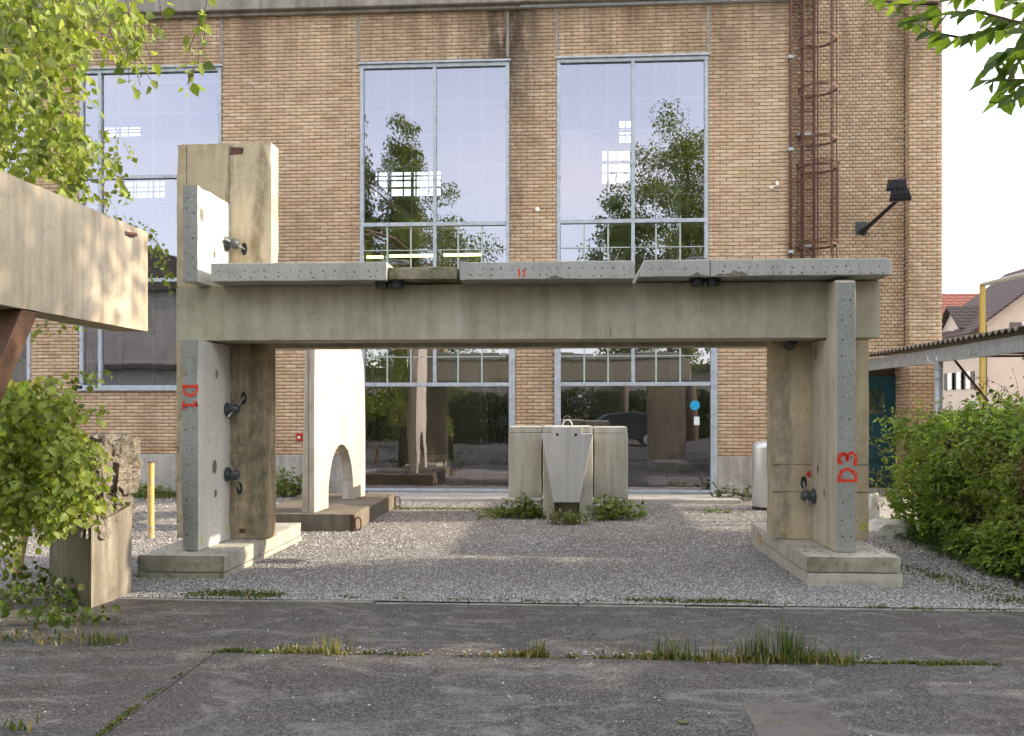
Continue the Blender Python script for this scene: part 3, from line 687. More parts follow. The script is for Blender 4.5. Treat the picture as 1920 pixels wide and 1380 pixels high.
# teal door
dr0, dr1 = X_(1600, YD), X_(1681, YD); zd1 = Z_(1650, 706, YD)
dbody = MB(); gx0, gx1, gz0, gz1 = X_(1630, YD), X_(1657, YD), Z_(1645, 775, YD), Z_(1645, 728, YD)
dbody.box(dr0, gx0 - .03, YD - .06, YD, .12, zd1).box(gx1, dr1, YD - .06, YD, .12, zd1).box(gx0 - .03, gx1, YD - .06, YD, .12, gz0).box(gx0 - .03, gx1, YD - .06, YD, gz1, zd1)
door = dbody.build('door', M['teal'], bld, label='teal panelled door with a lattice pane')
for za, zb in ((.25, .62), (.70, 1.05), (1.12, gz0 - .08)):
    box('door_panel', M['teal'], door, dr0 + .1, dr1 - .14, YD - .085, YD - .061, za, zb, .012)
MB().add([(gx0 - .03, YD - .02, gz0), (gx1, YD - .02, gz0), (gx1, YD - .021, gz1), (gx0 - .03, YD - .02, gz1)], [(0, 1, 2, 3)]).build('pane', M['glass'], door)
bx = MB().box(gx0 - .03, gx1, YD + .02, YD + .04, gz0, gz1); bx.build('pale_blind', M['muntin'], door)
lt = [((gx0 - .03, gz0), (gx1, gz1)), ((gx0 - .03, gz1), (gx1, gz0)), (((gx0 + gx1) / 2, gz0), ((gx0 + gx1) / 2, gz1)), ((gx0 - .03, (gz0 + gz1) / 2), (gx1, (gz0 + gz1) / 2)), ((gx0 - .03, gz0 + .07), (gx1, gz0 + .07)), ((gx0 - .03, gz1 - .07), (gx1, gz1 - .07))]
for k, (a, b) in enumerate(lt): MB().tube([(a[0], YD - .07 - .003 * k, a[1]), (b[0], YD - .07 - .003 * k, b[1])], .010, 6).build('lattice_bar', M['teal'], door)
box('door_sill', M['step'], bld, dr0, RX1 + .0, YD - .30, YD + .04, 0, .11, .01)
# interior: floor, back wall with a daylit opening, gallery
inn = thing('hall_interior', 'dim hall seen through the building windows', 'interior', (0, 22, 0), None, 'structure')
del inn['category']
IX0, IX1, IY1, IZ = -16., XR - .25, 25., 10.4
box('floor', M['interior_floor'], inn, IX0, IX1, YB, IY1, -.02, .05)
box('ceiling', M['interior'], inn, IX0, IX1, YB, IY1, IZ, IZ + .2)
box('side_wall', M['interior'], inn, IX0 - .2, IX0, YB, IY1, 0, IZ); box('side_wall', M['interior'], inn, IX1, IX1 + .2, YB, IY1, 0, IZ)
# back wall pierced by daylit windows
lights_ = [(X_(686, IY1), X_(828, IY1), 7.88, 8.56), (X_(1128, IY1), X_(1182, IY1), 8.15, 9.05), (X_(196, IY1), X_(266, IY1), 9.75, 10.0), (X_(236, IY1), X_(345, IY1), 7.95, 8.4), (X_(1160, IY1), X_(1184, IY1), 9.3, 9.9)]
xc_ = sorted(set([IX0, IX1] + [v for l in lights_ for v in l[:2]])); zc_ = sorted(set([0., IZ] + [v for l in lights_ for v in l[2:]])); bwl = MB()
for a in range(len(xc_) - 1):
    for b in range(len(zc_) - 1):
        xm, zm = (xc_[a] + xc_[a + 1]) / 2, (zc_[b] + zc_[b + 1]) / 2
        if not any(l[0] < xm < l[1] and l[2] < zm < l[3] for l in lights_):
            bwl.add([(xc_[a], IY1, zc_[b]), (xc_[a + 1], IY1, zc_[b]), (xc_[a + 1], IY1, zc_[b + 1]), (xc_[a], IY1, zc_[b + 1])], [(0, 1, 2, 3)])
bwl.build('back_wall', M['interior'], inn)
for l in lights_:
    n = max(2, int((l[1] - l[0]) / .33))
    for i in range(n + 1):
        xx = l[0] + (l[1] - l[0]) * i / n; box('glazing_bar', M['interior_dark'], inn, xx - .02, xx + .02, IY1 - .06, IY1 - .01, l[2], l[3])
    for f in (.3, .62): zz = l[2] + (l[3] - l[2]) * f; box('glazing_bar', M['interior_dark'], inn, l[0], l[1], IY1 - .10, IY1 - .061, zz - .02, zz + .02)
gal = thing('interior_gallery', 'grey steel gallery with railing inside the hall', 'gallery', (0, 23.5, 0))
box('gallery_deck', M['interior_dark'], gal, IX0, IX1, 22.8, 24, 6.85, 7.25)
for zz in (7.55, 7.85, 8.15): box('railing', M['interior_dark'], gal, IX0, IX1, 22.8, 22.84, zz, zz + .035)
for i in range(14): box('railing_post', M['interior_dark'], gal, IX0 + i * 1.5, IX0 + i * 1.5 + .05, 22.76, 22.795, 7.25, 8.19)
for xx in (-10.5, -5.2, -1.1, 2.6): box('column', M['muntin'], gal, xx, xx + .25, 22.5, 22.75, .05, IZ)
for a, b in (((-2.6, 9.9), (.8, 6.2)), ((-7.2, 9.9), (-3.6, 6.2)), ((4.0, 9.9), (.6, 6.4))):
    MB().tube([(a[0], 22.3, a[1]), (b[0], 22.3, b[1])], .11, 6).build('brace', M['muntin'], gal)
for zz in (9.2, 6.3): box('girder', M['muntin'], gal, IX0, IX1, 21.9, 22.05, zz, zz + .12)
for i, p in enumerate(((688, 718, 482, 21.), (730, 812, 480, 21.), (832, 905, 478, 21.))):
    a, b = at(p[0], p[2], p[3]), at(p[1], p[2], p[3])
    o = MB().tube([a, (b.x, b.y, a.z)], .035, 8).build('fluorescent_tube', M['tube'])
    tag(o, ('short lit tube at the left edge of the left tall window', 'long lit tube in the left half of the left tall window', 'lit tube in the right half of the left tall window')[i], 'lamp', 'lit tubes in the hall')
def coat_stand(px, Y, h, label):
    b = at(px, 700, Y); r = thing('display_stand', label, 'stand', (b.x, Y, .05))
    MB().tube([(b.x, Y, .08), (b.x, Y, h)], .018, 8).build('pole', M['white'], r)
    MB().box(b.x - .38, b.x + .38, Y - .025, Y + .025, .055, .085).build('foot', M['white'], r); MB().box(b.x - .025, b.x + .025, Y - .3, Y + .3, .086, .11).build('foot', M['white'], r)
    MB().box(b.x - .3, b.x + .3, Y - .015, Y + .015, h, h + .03).build('cross_bar', M['white'], r)
coat_stand(900, 19.6, 1.95, 'white stand behind the left ground floor pane'); coat_stand(1271, 19.6, 2.2, 'white stand behind the right ground floor pane')
cv = MB(); b = at(922, 740, 20.2)
n = 28; pts = [(b.x - .1 + .55 * i / n, 20.2 + .06 * math.sin(i * 1.7), 0) for i in range(n + 1)]
cv.add([(p[0], p[1], .45) for p in pts] + [(p[0] * 1. + .0, p[1], 2.5) for p in pts], [(i, i + 1, n + 2 + i, n + 1 + i) for i in range(n)])
tag(cv.build('curtain', M['curtain'], smooth=True), 'pale grey curtain hanging behind the left ground floor pane', 'curtain')
def folding_table(cx, cy, label):
    r = thing('folding_table', label, 'table', (cx, cy, .05))
    MB().box(cx - .35, cx + .35, cy - .3, cy + .3, .74, .76).build('tabletop', M['darkcloth'], r)
    for s in (-1, 1):
        for q in (-1, 1): MB().tube([(cx + q * .28, cy + s * .26, .05), (cx - q * .28, cy + s * .26, .735)], .012, 6).build('leg', M['black'], r)
def folding_chair(cx, cy, f, label):
    r = thing('folding_chair', label, 'chair', (cx, cy, .05))
    MB().box(cx - .2, cx + .2, cy - .19, cy + .19, .45, .47).build('seat', M['darkcloth'], r)
    MB().box(cx + f * .24, cx + f * .27, cy - .19, cy + .19, .70, .86).build('backrest', M['darkcloth'], r)
    for s in (-1, 1):
        MB().tube([(cx - f * .22, cy + s * .2, .05), (cx + f * .26, cy + s * .2, .86)], .011, 6).build('leg', M['black'], r)
        MB().tube([(cx + f * .24, cy + s * .17, .05), (cx - f * .16, cy + s * .17, .45)], .011, 6).build('leg', M['black'], r)
tb = at(808, 800, 20.0); folding_table(tb.x, 20.0, 'dark folding table inside the left ground floor window')
folding_chair(tb.x - .62, 19.9, -1, 'dark folding chair left of the indoor table'); folding_chair(tb.x + .66, 20.1, 1, 'dark folding chair right of the indoor table')

# ------------------------------------------------------------------ fittings on the wall
p = X_(1481, YF)
cp = thing('wall_conduit', 'rusty pipe running up the end of the brick wall beside the ladder', 'pipe', (p, YF - .06, 0))
MB().tube([(p, YF - .06, 2.0), (p, YF - .06, 12)], .032, 10).build('pipe', M['rust'], cp, smooth=True)
for z in (4.9, 6.95, 8.8): MB().box(p - .05, p + .05, YF - .11, YF + .02, z, z + .06).build('clamp', M['steel'], cp)
# caged ladder
YL = 18.42; lx0, lx1 = X_(1500, YL) , X_(1521, YL); lcx = (lx0 + X_(1567, YL - .5)) / 2
ld = thing('caged_ladder', 'rusty caged ladder climbing the recessed brick wall', 'ladder', (lcx, YL, 4.6))
zl0, zl1 = Z_(1530, 490, YL), 12.6
cxm = (X_(1497, YL - .35) + X_(1568, YL - .35)) / 2; rc = (X_(1568, YL - .35) - X_(1497, YL - .35)) / 2
for dx in (-.21, .03):
    MB().box(cxm + dx - .028, cxm + dx + .028, YL - .012, YL + .012, zl0 - 1.6, zl1).build('rail', M['rust'], ld)
z = zl0 - 1.5
while z < zl1: MB().tube([(cxm - .21, YL, z), (cxm + .03, YL, z)], .012, 6).build('rung', M['rust'], ld); z += .27
cc = Vector((cxm, YL - .36, 0))
for py in (75, 168, 263, 316, 460, -20):
    z = Z_(1532, py, YL - .36); ho = MB()
    n = 28; pr = []
    for i in range(n + 1):
        a = 2 * math.pi * i / n; pr.append((cc.x + rc * math.cos(a), cc.y + rc * math.sin(a)))
    for i in range(n):
        ho.add([(pr[i][0], pr[i][1], z - .025), (pr[i + 1][0], pr[i + 1][1], z - .025), (pr[i + 1][0], pr[i + 1][1], z + .025), (pr[i][0], pr[i][1], z + .025)], [(0, 1, 2, 3)])
    h = ho.build('hoop', M['rust'], ld); sm = h.modifiers.new('solid', 'SOLIDIFY'); sm.thickness = .008
for a in (-150, -105, -60, -10, 20):
    x, y = cc.x + (rc - .008) * math.cos(R(a)), cc.y + (rc - .008) * math.sin(R(a))
    MB().tube([(x, y, zl0), (x, y, zl1)], .016 if a < -20 else .011, 6).build('cage_bar', M['rust'], ld)
# wire mesh guard round the foot of the cage
zg0, zg1 = Z_(1532, 455, YL - .36), Z_(1532, 308, YL - .36); gm = MB(); nn = 46; r2 = rc + .02
for i in range(nn + 1):
    a = R(-200 + 220 * i / nn); x, y = cc.x + r2 * math.cos(a), cc.y + r2 * math.sin(a); gm.tube([(x, y, zg0), (x, y, zg1)], .0020, 3, cap=False)
k = 52
for j in range(k + 1):
    z = zg0 + (zg1 - zg0) * j / k
    gm.tube([(cc.x + (r2 + .004) * math.cos(R(-200 + 220 * i / 18)), cc.y + (r2 + .004) * math.sin(R(-200 + 220 * i / 18)), z) for i in range(19)], .0020, 3, cap=False)
gm.build('mesh_guard', M['rust'], ld)
for z in (zg0, zg1): gm = MB().tube([(cc.x + (r2 + .01) * math.cos(R(-200 + 220 * i / 18)), cc.y + (r2 + .01) * math.sin(R(-200 + 220 * i / 18)), z) for i in range(19)], .012, 5).build('guard_rim', M['rust'], ld)
for z in (zl0 + .3, zl0 + 2.6): MB().box(cxm - .3, cxm + .05, YL + .012, YR, z, z + .05).build('wall_bracket', M['steel'], ld)
# floodlight
fb = at(1616, 428, YR); fl = thing('floodlight', 'black twin floodlight on a bent arm beside the ladder', 'floodlight', fb)
MB().box(fb.x - .13, fb.x + .10, YR - .02, YR + .0, fb.z - .13, fb.z + .13).build('wall_plate', M['darkmetal'], fl)
e = at(1684, 374, YR - .82)
MB().tube([(fb.x, YR - .01, fb.z - .08), (fb.x + .03, YR - .15, fb.z - .04), (e.x, e.y, e.z)], [.085, .06, .045], 4).build('arm', M['black'], fl)
def lamp_head(c, w, h, d, tilt, yaw):
    Rm = Matrix.Rotation(yaw, 3, 'Z') @ Matrix.Rotation(tilt, 3, 'X')
    m = MB().prism([(-w / 2, -d / 2), (w / 2, -d / 2), (w / 2 * .8, d / 2), (-w / 2 * .8, d / 2)], -h / 2, h / 2, 'z')
    m.v = [tuple(Vector(c) + Rm @ Vector(v)) for v in m.v]; hd = m.build('lamp_head', M['black'], fl, bevel=.01)
    for i in range(9):
        f = MB().box(-w / 2 * .8 + w * .8 * i / 8 - .006, -w / 2 * .8 + w * .8 * i / 8 + .006, -d / 2 * .9, d / 2 * .9, h / 2, h / 2 + .05)
        f.v = [tuple(Vector(c) + Rm @ Vector(v)) for v in f.v]; f.build('cooling_fin', M['black'], hd)
    g = MB().box(-w / 2 * .85, w / 2 * .85, -d / 2 * .85, d / 2 * .85, -h / 2 - .012, -h / 2 + .001); g.v = [tuple(Vector(c) + Rm @ Vector(v)) for v in g.v]; g.build('lens', M['muntin'], hd)
c1 = at(1687, 367, YR - .85); lamp_head(c1, .40, .10, .26, R(42), R(-12)); c2 = at(1681, 347, YR - .75); lamp_head(c2, .40, .07, .22, R(75), R(-10))
# small fittings
c = at(1447, 352, YF); cm = thing('security_camera', 'small white camera on the brick wall left of the ladder pipe', 'camera', c)
MB().box(c.x - .05, c.x + .04, YF - .03, YF + .01, c.z - .03, c.z + .03).build('base', M['white'], cm, bevel=.01)
MB().tube([(c.x + .10, YF - .02, c.z + .10), (c.x + .09, YF - .12, c.z + .01)], .03, 10).build('body', M['white'], cm); MB().tube([(c.x, YF - .02, c.z), (c.x + .09, YF - .08, c.z + .03)], .012, 6).build('arm', M['white'], cm)
c = at(1008, 393, YF); bl_ = thing('alarm_button', 'small round white sounder on the narrow brick pier', 'alarm', c)
MB().tube([(c.x, YF + .01, c.z), (c.x, YF - .05, c.z)], .045, 16).build('housing', M['muntin'], bl_); MB().tube([(c.x, YF - .02, c.z + .05), (c.x, YF - .02, c.z + .14)], .012, 6).build('stem', M['ochre_paint'], bl_)
c = at(562, 819, YF); fa = thing('fire_alarm_box', 'small red alarm box on the brick wall beside the arch', 'alarm', c)
MB().box(c.x - .06, c.x + .06, YF - .06, YF + .01, c.z - .08, c.z + .08).build('box', M['red'], fa, bevel=.008); MB().disc((c.x, YF - .063, c.z - .01), (0, -1, 0), .03).build('button', M['white'], fa)

# ------------------------------------------------------------------ spray lettering helper
GLYPH = {
 'D': [[(.08, 0), (.08, 1)], [(-.05, 1), (.35, .98), (.62, .82), (.74, .5), (.62, .2), (.38, .03), (-.03, 0)]],
 '1': [[(.10, .72), (.40, 1), (.40, .02)], [(.10, 0), (.72, 0)]],
 'I': [[(.15, .8), (.38, 1), (.36, 0)]],
 '3': [[(.0, .88), (.3, 1), (.6, .92), (.68, .74), (.52, .58), (.25, .52), (.55, .47), (.72, .28), (.6, .06), (.3, 0), (.0, .1)]],
 '4': [[(.5, 0), (.52, 1), (.02, .36), (.72, .34)]],
 '5': [[(.6, 1), (.12, 1), (.1, .58), (.42, .6), (.62, .36), (.45, .06), (.05, .04)]],
 '2': [[(.05, .8), (.3, 1), (.58, .85), (.5, .55), (.05, 0), (.65, 0)]]}
def spray_text(body, origin, right, up, h, wdt, normal, mat, parent, name='sprayed_mark', adv=.95, lift=.002, wob=.035):
    origin, right, up, normal = Vector(origin), Vector(right), Vector(up), Vector(normal); m = MB(); k = 0
    for ci, ch in enumerate(body):
        for st in GLYPH[ch]:
            P = []
            for i in range(len(st) - 1):        # resample and wobble
                for f in np.linspace(0, 1, 5)[:-1]:
                    P.append((st[i][0] + (st[i + 1][0] - st[i][0]) * f, st[i][1] + (st[i + 1][1] - st[i][1]) * f))
            P.append(st[-1]); P = [(a + random.uniform(-wob, wob), b + random.uniform(-wob, wob)) for a, b in P]
            pts = [origin + right * ((p[0] + ci * adv) * h) + up * (p[1] * h) + normal * (lift + .0005 * k) for p in P]
            L, Rr = [], []
            for i, p in enumerate(pts):
                d = (pts[min(i + 1, len(pts) - 1)] - pts[max(i - 1, 0)]).normalized(); s_ = normal.cross(d) * wdt * .5 * random.uniform(.65, 1.35)
                L.append(p + s_); Rr.append(p - s_)
            n = len(pts); m.add(L + Rr, [(i, i + 1, n + i + 1, n + i) for i in range(n - 1)]); k += 1
    return m.build(name, mat, parent)

# ------------------------------------------------------------------ concrete portal
Y_LEG, Y_BM, Y_BMB, Y_WL, Y_BK = 9.30, 9.64, 10.12, 10.22, 10.92
PZL, PZR = .245, .30                               # tops of the two footings
LXA, LXB = X_(340, Y_LEG), X_(372, Y_LEG)          # left leg
RXA, RXB = X_(1568, Y_LEG), X_(1605, Y_LEG)        # right leg
BZ0, BZ1 = 2.555, 3.165
BXA, BXB = X_(330, Y_BM), X_(1650, Y_BM)
por = thing('concrete_portal', 'large portal of bolted concrete slabs on two footings in the gravel yard', 'sculpture', ((LXA + RXA) / 2, 9.8, 0))
# footings: two slabs each
def footing(xa, xb, ztop, zmid, mis, label):
    y0, y1 = 9.06, 11.75
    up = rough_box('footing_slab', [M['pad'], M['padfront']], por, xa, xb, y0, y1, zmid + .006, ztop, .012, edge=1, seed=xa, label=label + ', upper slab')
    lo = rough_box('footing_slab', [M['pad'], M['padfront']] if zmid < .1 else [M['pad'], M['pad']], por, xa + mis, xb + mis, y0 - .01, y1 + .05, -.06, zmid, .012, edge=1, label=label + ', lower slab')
    return up
fpl = footing(X_(257, 9.06), X_(421, 9.06), PZL, .062, .0, 'left footing')
fpr = footing(X_(1512, 9.06), X_(1690, 9.06), PZR, .135, .015, 'right footing')
# legs, tall wall slab, right wall slab
leg_l = rough_box('leg_slab', [M['pale'], M['sawn']], por, LXA, LXB, Y_LEG, Y_WL - .003, PZL + .002, BZ0 - .012, .008, edge=1, label='left leg slab marked D1')
leg_r = MB().prism([(Y_LEG, PZR + .002), (Y_WL - .003, PZR + .002), (Y_WL - .003, BZ0 - .01), (Y_BM - .004, BZ0 - .01), (Y_BM - .004, BZ1 - .03), (Y_LEG + .05, BZ1 - .03), (Y_LEG, BZ1 - .06)], RXA, RXB, 'x').build('leg_slab', [M['leg_side'], M['sawn']], por, bevel=.012, edge=1, label='right leg slab marked D3')
TXA, TXB = X_(330, Y_WL), X_(505, Y_WL); TZ1 = Z_(420, 268, Y_WL)
TX_UP = X_(506, Y_WL)
tw_lo = rough_box('wall_slab', M['stained_slab'], por, TXA, TXB, Y_WL, Y_WL + .24, PZL + .003, BZ1 - .05, .012, label='stained lower part of the tall left wall slab')
tw = rough_box('wall_slab', M['wall_slab'], por, TXA + .003, TX_UP + .02, Y_WL + .001, Y_WL + .26, BZ1 - .045, TZ1, .014, label='tall ochre wall slab above the left leg')
SXA, SXB = X_(1447, Y_WL), X_(1630, Y_WL)
rw = rough_box('wall_slab', M['wall_slab'], por, SXA, SXB, Y_WL, Y_WL + .27, PZR + .003, BZ1 - .06, .014, label='right wall slab behind the D3 leg')
plate = rough_box('upper_plate', [M['pale'], M['sawn']], por, X_(342, Y_LEG), X_(371, Y_LEG), Y_LEG, Y_WL - .002, Z_(356, 528, Y_LEG), Z_(356, 346, Y_LEG), .008, edge=1, label='upright pale plate on the left end of the beam')
# beams
bm = rough_box('beam', M['beam'], por, BXA, BXB, Y_BM, Y_BMB, BZ0, BZ1, .014, amp=.006, label='long front beam')
bm2 = box('beam', M['beam'], por, TXB - .6, SXB + .1, Y_BK, Y_BK + .3, BZ0 - .0, BZ1, .014, label='rear beam seen under the front beam')
for i in range(3):
    x = X_((1145, 600, 900)[i], Y_BM); 
    if i == 0: box('formwork_seam', M['darkmetal'], bm, x - .003, x + .003, Y_BM - .002, Y_BM + .02, BZ0 + .02, BZ0 + .12)
# deck slabs along the top
def deck(p0, p1, yt, yb, mat, Y0=Y_LEG, Y1=11.25, skew=0., label=None, em='sawn'):
    pc = (p0 + p1) / 2; xa, xb = X_(p0, Y0), X_(p1, Y0); z0, z1 = Z_(pc, yb, Y0), Z_(pc, yt, Y0)
    zt0, zt1 = Z_(p0, yt + (2 if p0 < 500 else 0), Y0), z1
    m = MB(); nx = 12; top = []
    # front outline with a slightly broken lower edge
    for i in range(nx + 1): top.append((xa + (xb - xa) * i / nx, z1 + random.uniform(-.004, .004)))
    bot = [(xb - (xb - xa) * i / nx, z0 + (random.uniform(0, .006) if 0 < i < nx else 0) ) for i in range(nx + 1)]
    if skew: top[0] = (xa + skew, top[0][1])
    return m.prism(top + bot, Y0, Y1, 'y').build('deck_slab', [M[mat], M[em]], por, bevel=.008, edge=1, label=label)
d1 = deck(395, 725, 492, 527, 'deck', label='leftmost deck slab', em='deck')
d2 = deck(728, 857, 501, 524, 'mossy', Y0=Y_LEG + .05, label='short mossy deck slab', em='mossy')
d3 = deck(862, 1190, 490, 524, 'deck', label='middle deck slab marked 11', em='deck')
d4 = deck(1198, 1331, 487, 519, 'deck', skew=.05, label='short deck slab right of the open joint', em='deck')
d5 = deck(1332.5, 1672, 485, 517, 'deck', label='rightmost deck slab', em='deck')
# broken corners, rings and pads of the deck
for px, py in ((1365, 517), (1378, 515), (1040, 521), (1310, 517)):
    c = at(px, py, Y_LEG - .002); m = MB()
    n = 9; pr = [(c.x + .16 * (i / n - .5) * (1.6 if px in (1365, 1378) else .8), c.z + random.uniform(.012, .05) * math.sin(math.pi * (i + .5) / (n + 1))) for i in range(n + 1)]
    m.prism([(c.x - .13, c.z - .012)] + pr + [(c.x + .13, c.z - .012)], Y_LEG - .004 - .001 * random.random(), Y_LEG + .01, 'y'); m.build('broken_edge', M['rubble'], d5 if px > 1330 else (d4 if px > 1200 else d3))
for px in (717, 744, 1308, 1337):
    c = at(px, 530, Y_LEG + .16); dd = d1 if px < 725 else d2 if px < 800 else d4 if px < 1330 else d5
    MB().tube([(c.x, c.y, BZ1 + .02), (c.x, c.y, BZ1 - .065)], .068, 16).tube([(c.x, c.y, BZ1 + .02), (c.x, c.y, BZ1 - .012)], .085, 16).build('bolt_pad', M['black'], dd)
for px, dd in ((748, d2), (1306, d4)):
    c = at(px, 492, 9.75); MB().ring((c.x, 9.75, 3.43), .11, .014, (1, 0, 0), (0, 1, 0), 24, 6).build('lifting_ring', M['darkmetal'], dd)
# strand holes in the sawn slab edges
hm = MB(); random.seed(3)
def holes(px0, px1, ys, n, Y):
    for i in range(n):
        for y in ys:
            c = at(px0 + (px1 - px0) * (i + random.uniform(.2, .8)) / n, y + random.uniform(-2, 2), Y - .0012); hm.disc(c, (0, -1, 0), random.uniform(.006, .010), 8)
holes(402, 720, (509, 519), 15, Y_LEG); holes(868, 1185, (504, 516), 15, Y_LEG); holes(1350, 1665, (500, 511), 15, Y_LEG); holes(1205, 1325, (504,), 5, Y_LEG)
def vholes(px0, px1, y0, y1, n):
    for i in range(n):
        for f in (.25, .75):
            c = at(px0 + (px1 - px0) * f + random.uniform(-2, 2), y0 + (y1 - y0) * (i + random.uniform(.3, .7)) / n, Y_LEG - .0012); hm.disc(c, (0, -1, 0), random.uniform(.006, .010), 8)
vholes(344, 369, 352, 522, 6); vholes(343, 368, 650, 1025, 11); vholes(1572, 1602, 540, 1030, 13)
hm.build('strand_hole', M['black'], por, kind='stuff')
# formwork lines on the wall slabs
for (xa, xb, y, z) in ((SXA + .01, SXB - .01, Y_WL, Z_(1485, 871, Y_WL)), (SXA + .01, SXB - .01, Y_WL, Z_(1485, 922, Y_WL))):
    box('formwork_seam', M['rubble'], rw, xa, xb, y - .003, y + .01, z - .004, z + .004)
for px in (350, 430):
    x = X_(px, Y_WL + .001); box('formwork_seam', M['rubble'], tw, x - .005, x + .004, Y_WL - .002, Y_WL + .01, BZ1 + .1, TZ1 - .02)
z = Z_(470, 836, Y_WL); box('formwork_seam', M['rubble'], tw_lo, LXB + .01, TXB - .02, Y_WL - .003, Y_WL + .01, z - .005, z + .004)
c = at(440, 282, Y_WL); MB().prism([(c.x - .06, c.z - .05), (c.x + .1, c.z - .045), (c.x + .11, c.z + .03), (c.x - .05, c.z + .04)], Y_WL - .003, Y_WL + .01, 'y').build('rust_stain_plate', M['rust'], tw)
c = at(452, 995, Y_WL); MB().prism([(c.x - .02, c.z - .03), (c.x + .05, c.z - .03), (c.x + .055, c.z + .02), (c.x - .02, c.z + .03)], Y_WL - .003, Y_WL + .01, 'y').build('rust_stain_plate', M['rust'], tw_lo)
# holes in the side faces
def side_hole(xface, px, py, r, parent, sgn, el=1.35, mat='rubble'):
    rr = ray(px, py); t = xface / rr.x; c = Vector((xface, rr.y * t, HC + rr.z * t)); m = MB()
    k = 20; pts = [(c.y + r * math.cos(2 * math.pi * i / k), c.z + el * r * math.sin(2 * math.pi * i / k)) for i in range(k)]
    ins = [(c.y + .82 * r * math.cos(2 * math.pi * i / k), c.z + .82 * el * r * math.sin(2 * math.pi * i / k)) for i in range(k)]
    a, b = xface + sgn * .0025, xface + sgn * .001
    m.add([(a, *p) for p in pts] + [(b, *p) for p in ins], [(i, (i + 1) % k, k + (i + 1) % k, k + i) for i in range(k)] + [tuple(range(k, 2 * k))])
    return m.build('drill_hole', M[mat], parent)
PXF = X_(371, Y_LEG)
side_hole(PXF, 378, 402, .055, plate, 1); side_hole(PXF, 402, 477, .035, plate, 1)
side_hole(LXB, 402, 875, .060, leg_l, 1); side_hole(LXB, 404, 925, .035, leg_l, 1); side_hole(LXB, 406, 702, .040, leg_l, 1, 1.4, 'pale_block')
for py in (823, 829, 764, 958, 984): side_hole(LXB, 391 if py in (823, 829) else 388 + (py % 7) * 4, py, .009, leg_l, 1, 1., 'black')
for px, py, r in ((1530, 665, .05), (1534, 880, .035), (1546, 925, .035)): side_hole(RXA, px, py, r, leg_r, -1, 1.4, 'pale_block')
# spherical anchors with threaded rod going into the wall slab
def anchor(xface, px, py, hx, hy, sgn, parent):
    rr = ray(px, py); t = xface / rr.x; c = Vector((xface, rr.y * t, HC + rr.z * t)); c.y = min(c.y, Y_WL - .13); h = at(hx, hy, Y_WL)
    a = MB().tube([c, c + Vector((sgn * .02, 0, 0))], .085, 20).tube([c + Vector((sgn * .02, 0, 0)), c + Vector((sgn * .05, 0, 0))], [.06, .05], 16).build('anchor', M['darkmetal'], parent, bevel=.004)
    k = c + Vector((sgn * .095, -.01, 0)); d = (h - k); d.normalize()
    MB().tube([k - d * .05, k - d * .03, k + d * .0, k + d * .045, k + d * .06], [.03, .052, .064, .055, .03], 14).build('nut', M['darkmetal'], a, smooth=True)
    MB().tube([k - d * .13, h + d * .05], .016, 8).build('rod', M['rod'], a)
    m = MB(); kk = 18; ang = .35
    m.add([(h.x + .036 * math.cos(2 * math.pi * i / kk), Y_WL - .0025, h.z + .075 * math.sin(2 * math.pi * i / kk)) for i in range(kk)], [tuple(range(kk))]); m.build('socket', M['black'], a)
    return a
anchor(LXB, 427, 768, 457, 746, 1, leg_l); anchor(LXB, 426, 889, 449, 916, 1, leg_l); anchor(PXF, 424, 457, 458, 467, 1, plate)
anchor(RXA, 1526, 930, 1507, 905, -1, leg_r)
MB().tube([(RXA - .25, Y_WL - .01, BZ0 - .04), (RXA - .25, Y_WL - .12, BZ0 + .02)], .07, 14).build('anchor', M['darkmetal'], rw)
# sprayed marks
spray_text('D1', at(369, 722, Y_LEG), (0, 0, -1), (-1, 0, 0), .148, .030, (0, -1, 0), M['spray_red'], leg_l, adv=.95) if False else None
o1 = at(344, 722, Y_LEG); spray_text('D1', o1, (0, 0, -1), (1, 0, 0), .155, .028, (0, -1, 0), M['spray_red'], leg_l, adv=1.0)
o2 = at(1605, 903, Y_LEG); spray_text('D3', o2, (0, 0, 1), (-1, 0, 0), .175, .032, (0, -1, 0), M['spray_red'], leg_r, adv=1.0)
spray_text('II', at(968, 520, Y_LEG), (1, 0, 0), (0, 0, 1), .082, .016, (0, -1, 0), M['spray_orange'], d3, adv=.68)
spray_text('45', at(1511, 895, Y_WL), (1, 0, 0), (0, 0, 1), .075, .016, (0, -1, 0), M['spray_red'], rw, adv=.8)
xs_ = X_(1512, 9.06); rr = ray(1421, 1012); t = xs_ / rr.x
spray_text('II', Vector((xs_, rr.y * t, HC + rr.z * t - .05)), (0, -1, 0), (0, 0, 1), .14, .03, (-1, 0, 0), M['spray_orange'], fpr, adv=.75)
spray_text('1I', at(1612, 992, Y_WL), (1, 0, 0), (0, 0, 1), .07, .016, (0, -1, 0), M['spray_yellow'], rw, adv=.7)
for px, py in ((378, 1012), (424, 990)):
    rr = ray(px, py); t = LXB / rr.x; c = Vector((LXB + .002, rr.y * t, HC + rr.z * t)); MB().add([c + Vector((0, -.02, -.05)), c + Vector((0, .02, -.05)), c + Vector((0, .015, .06)), c + Vector((0, -.01, .04))], [(0, 1, 2, 3)]).build('sprayed_mark', M['spray_yellow'], leg_l)
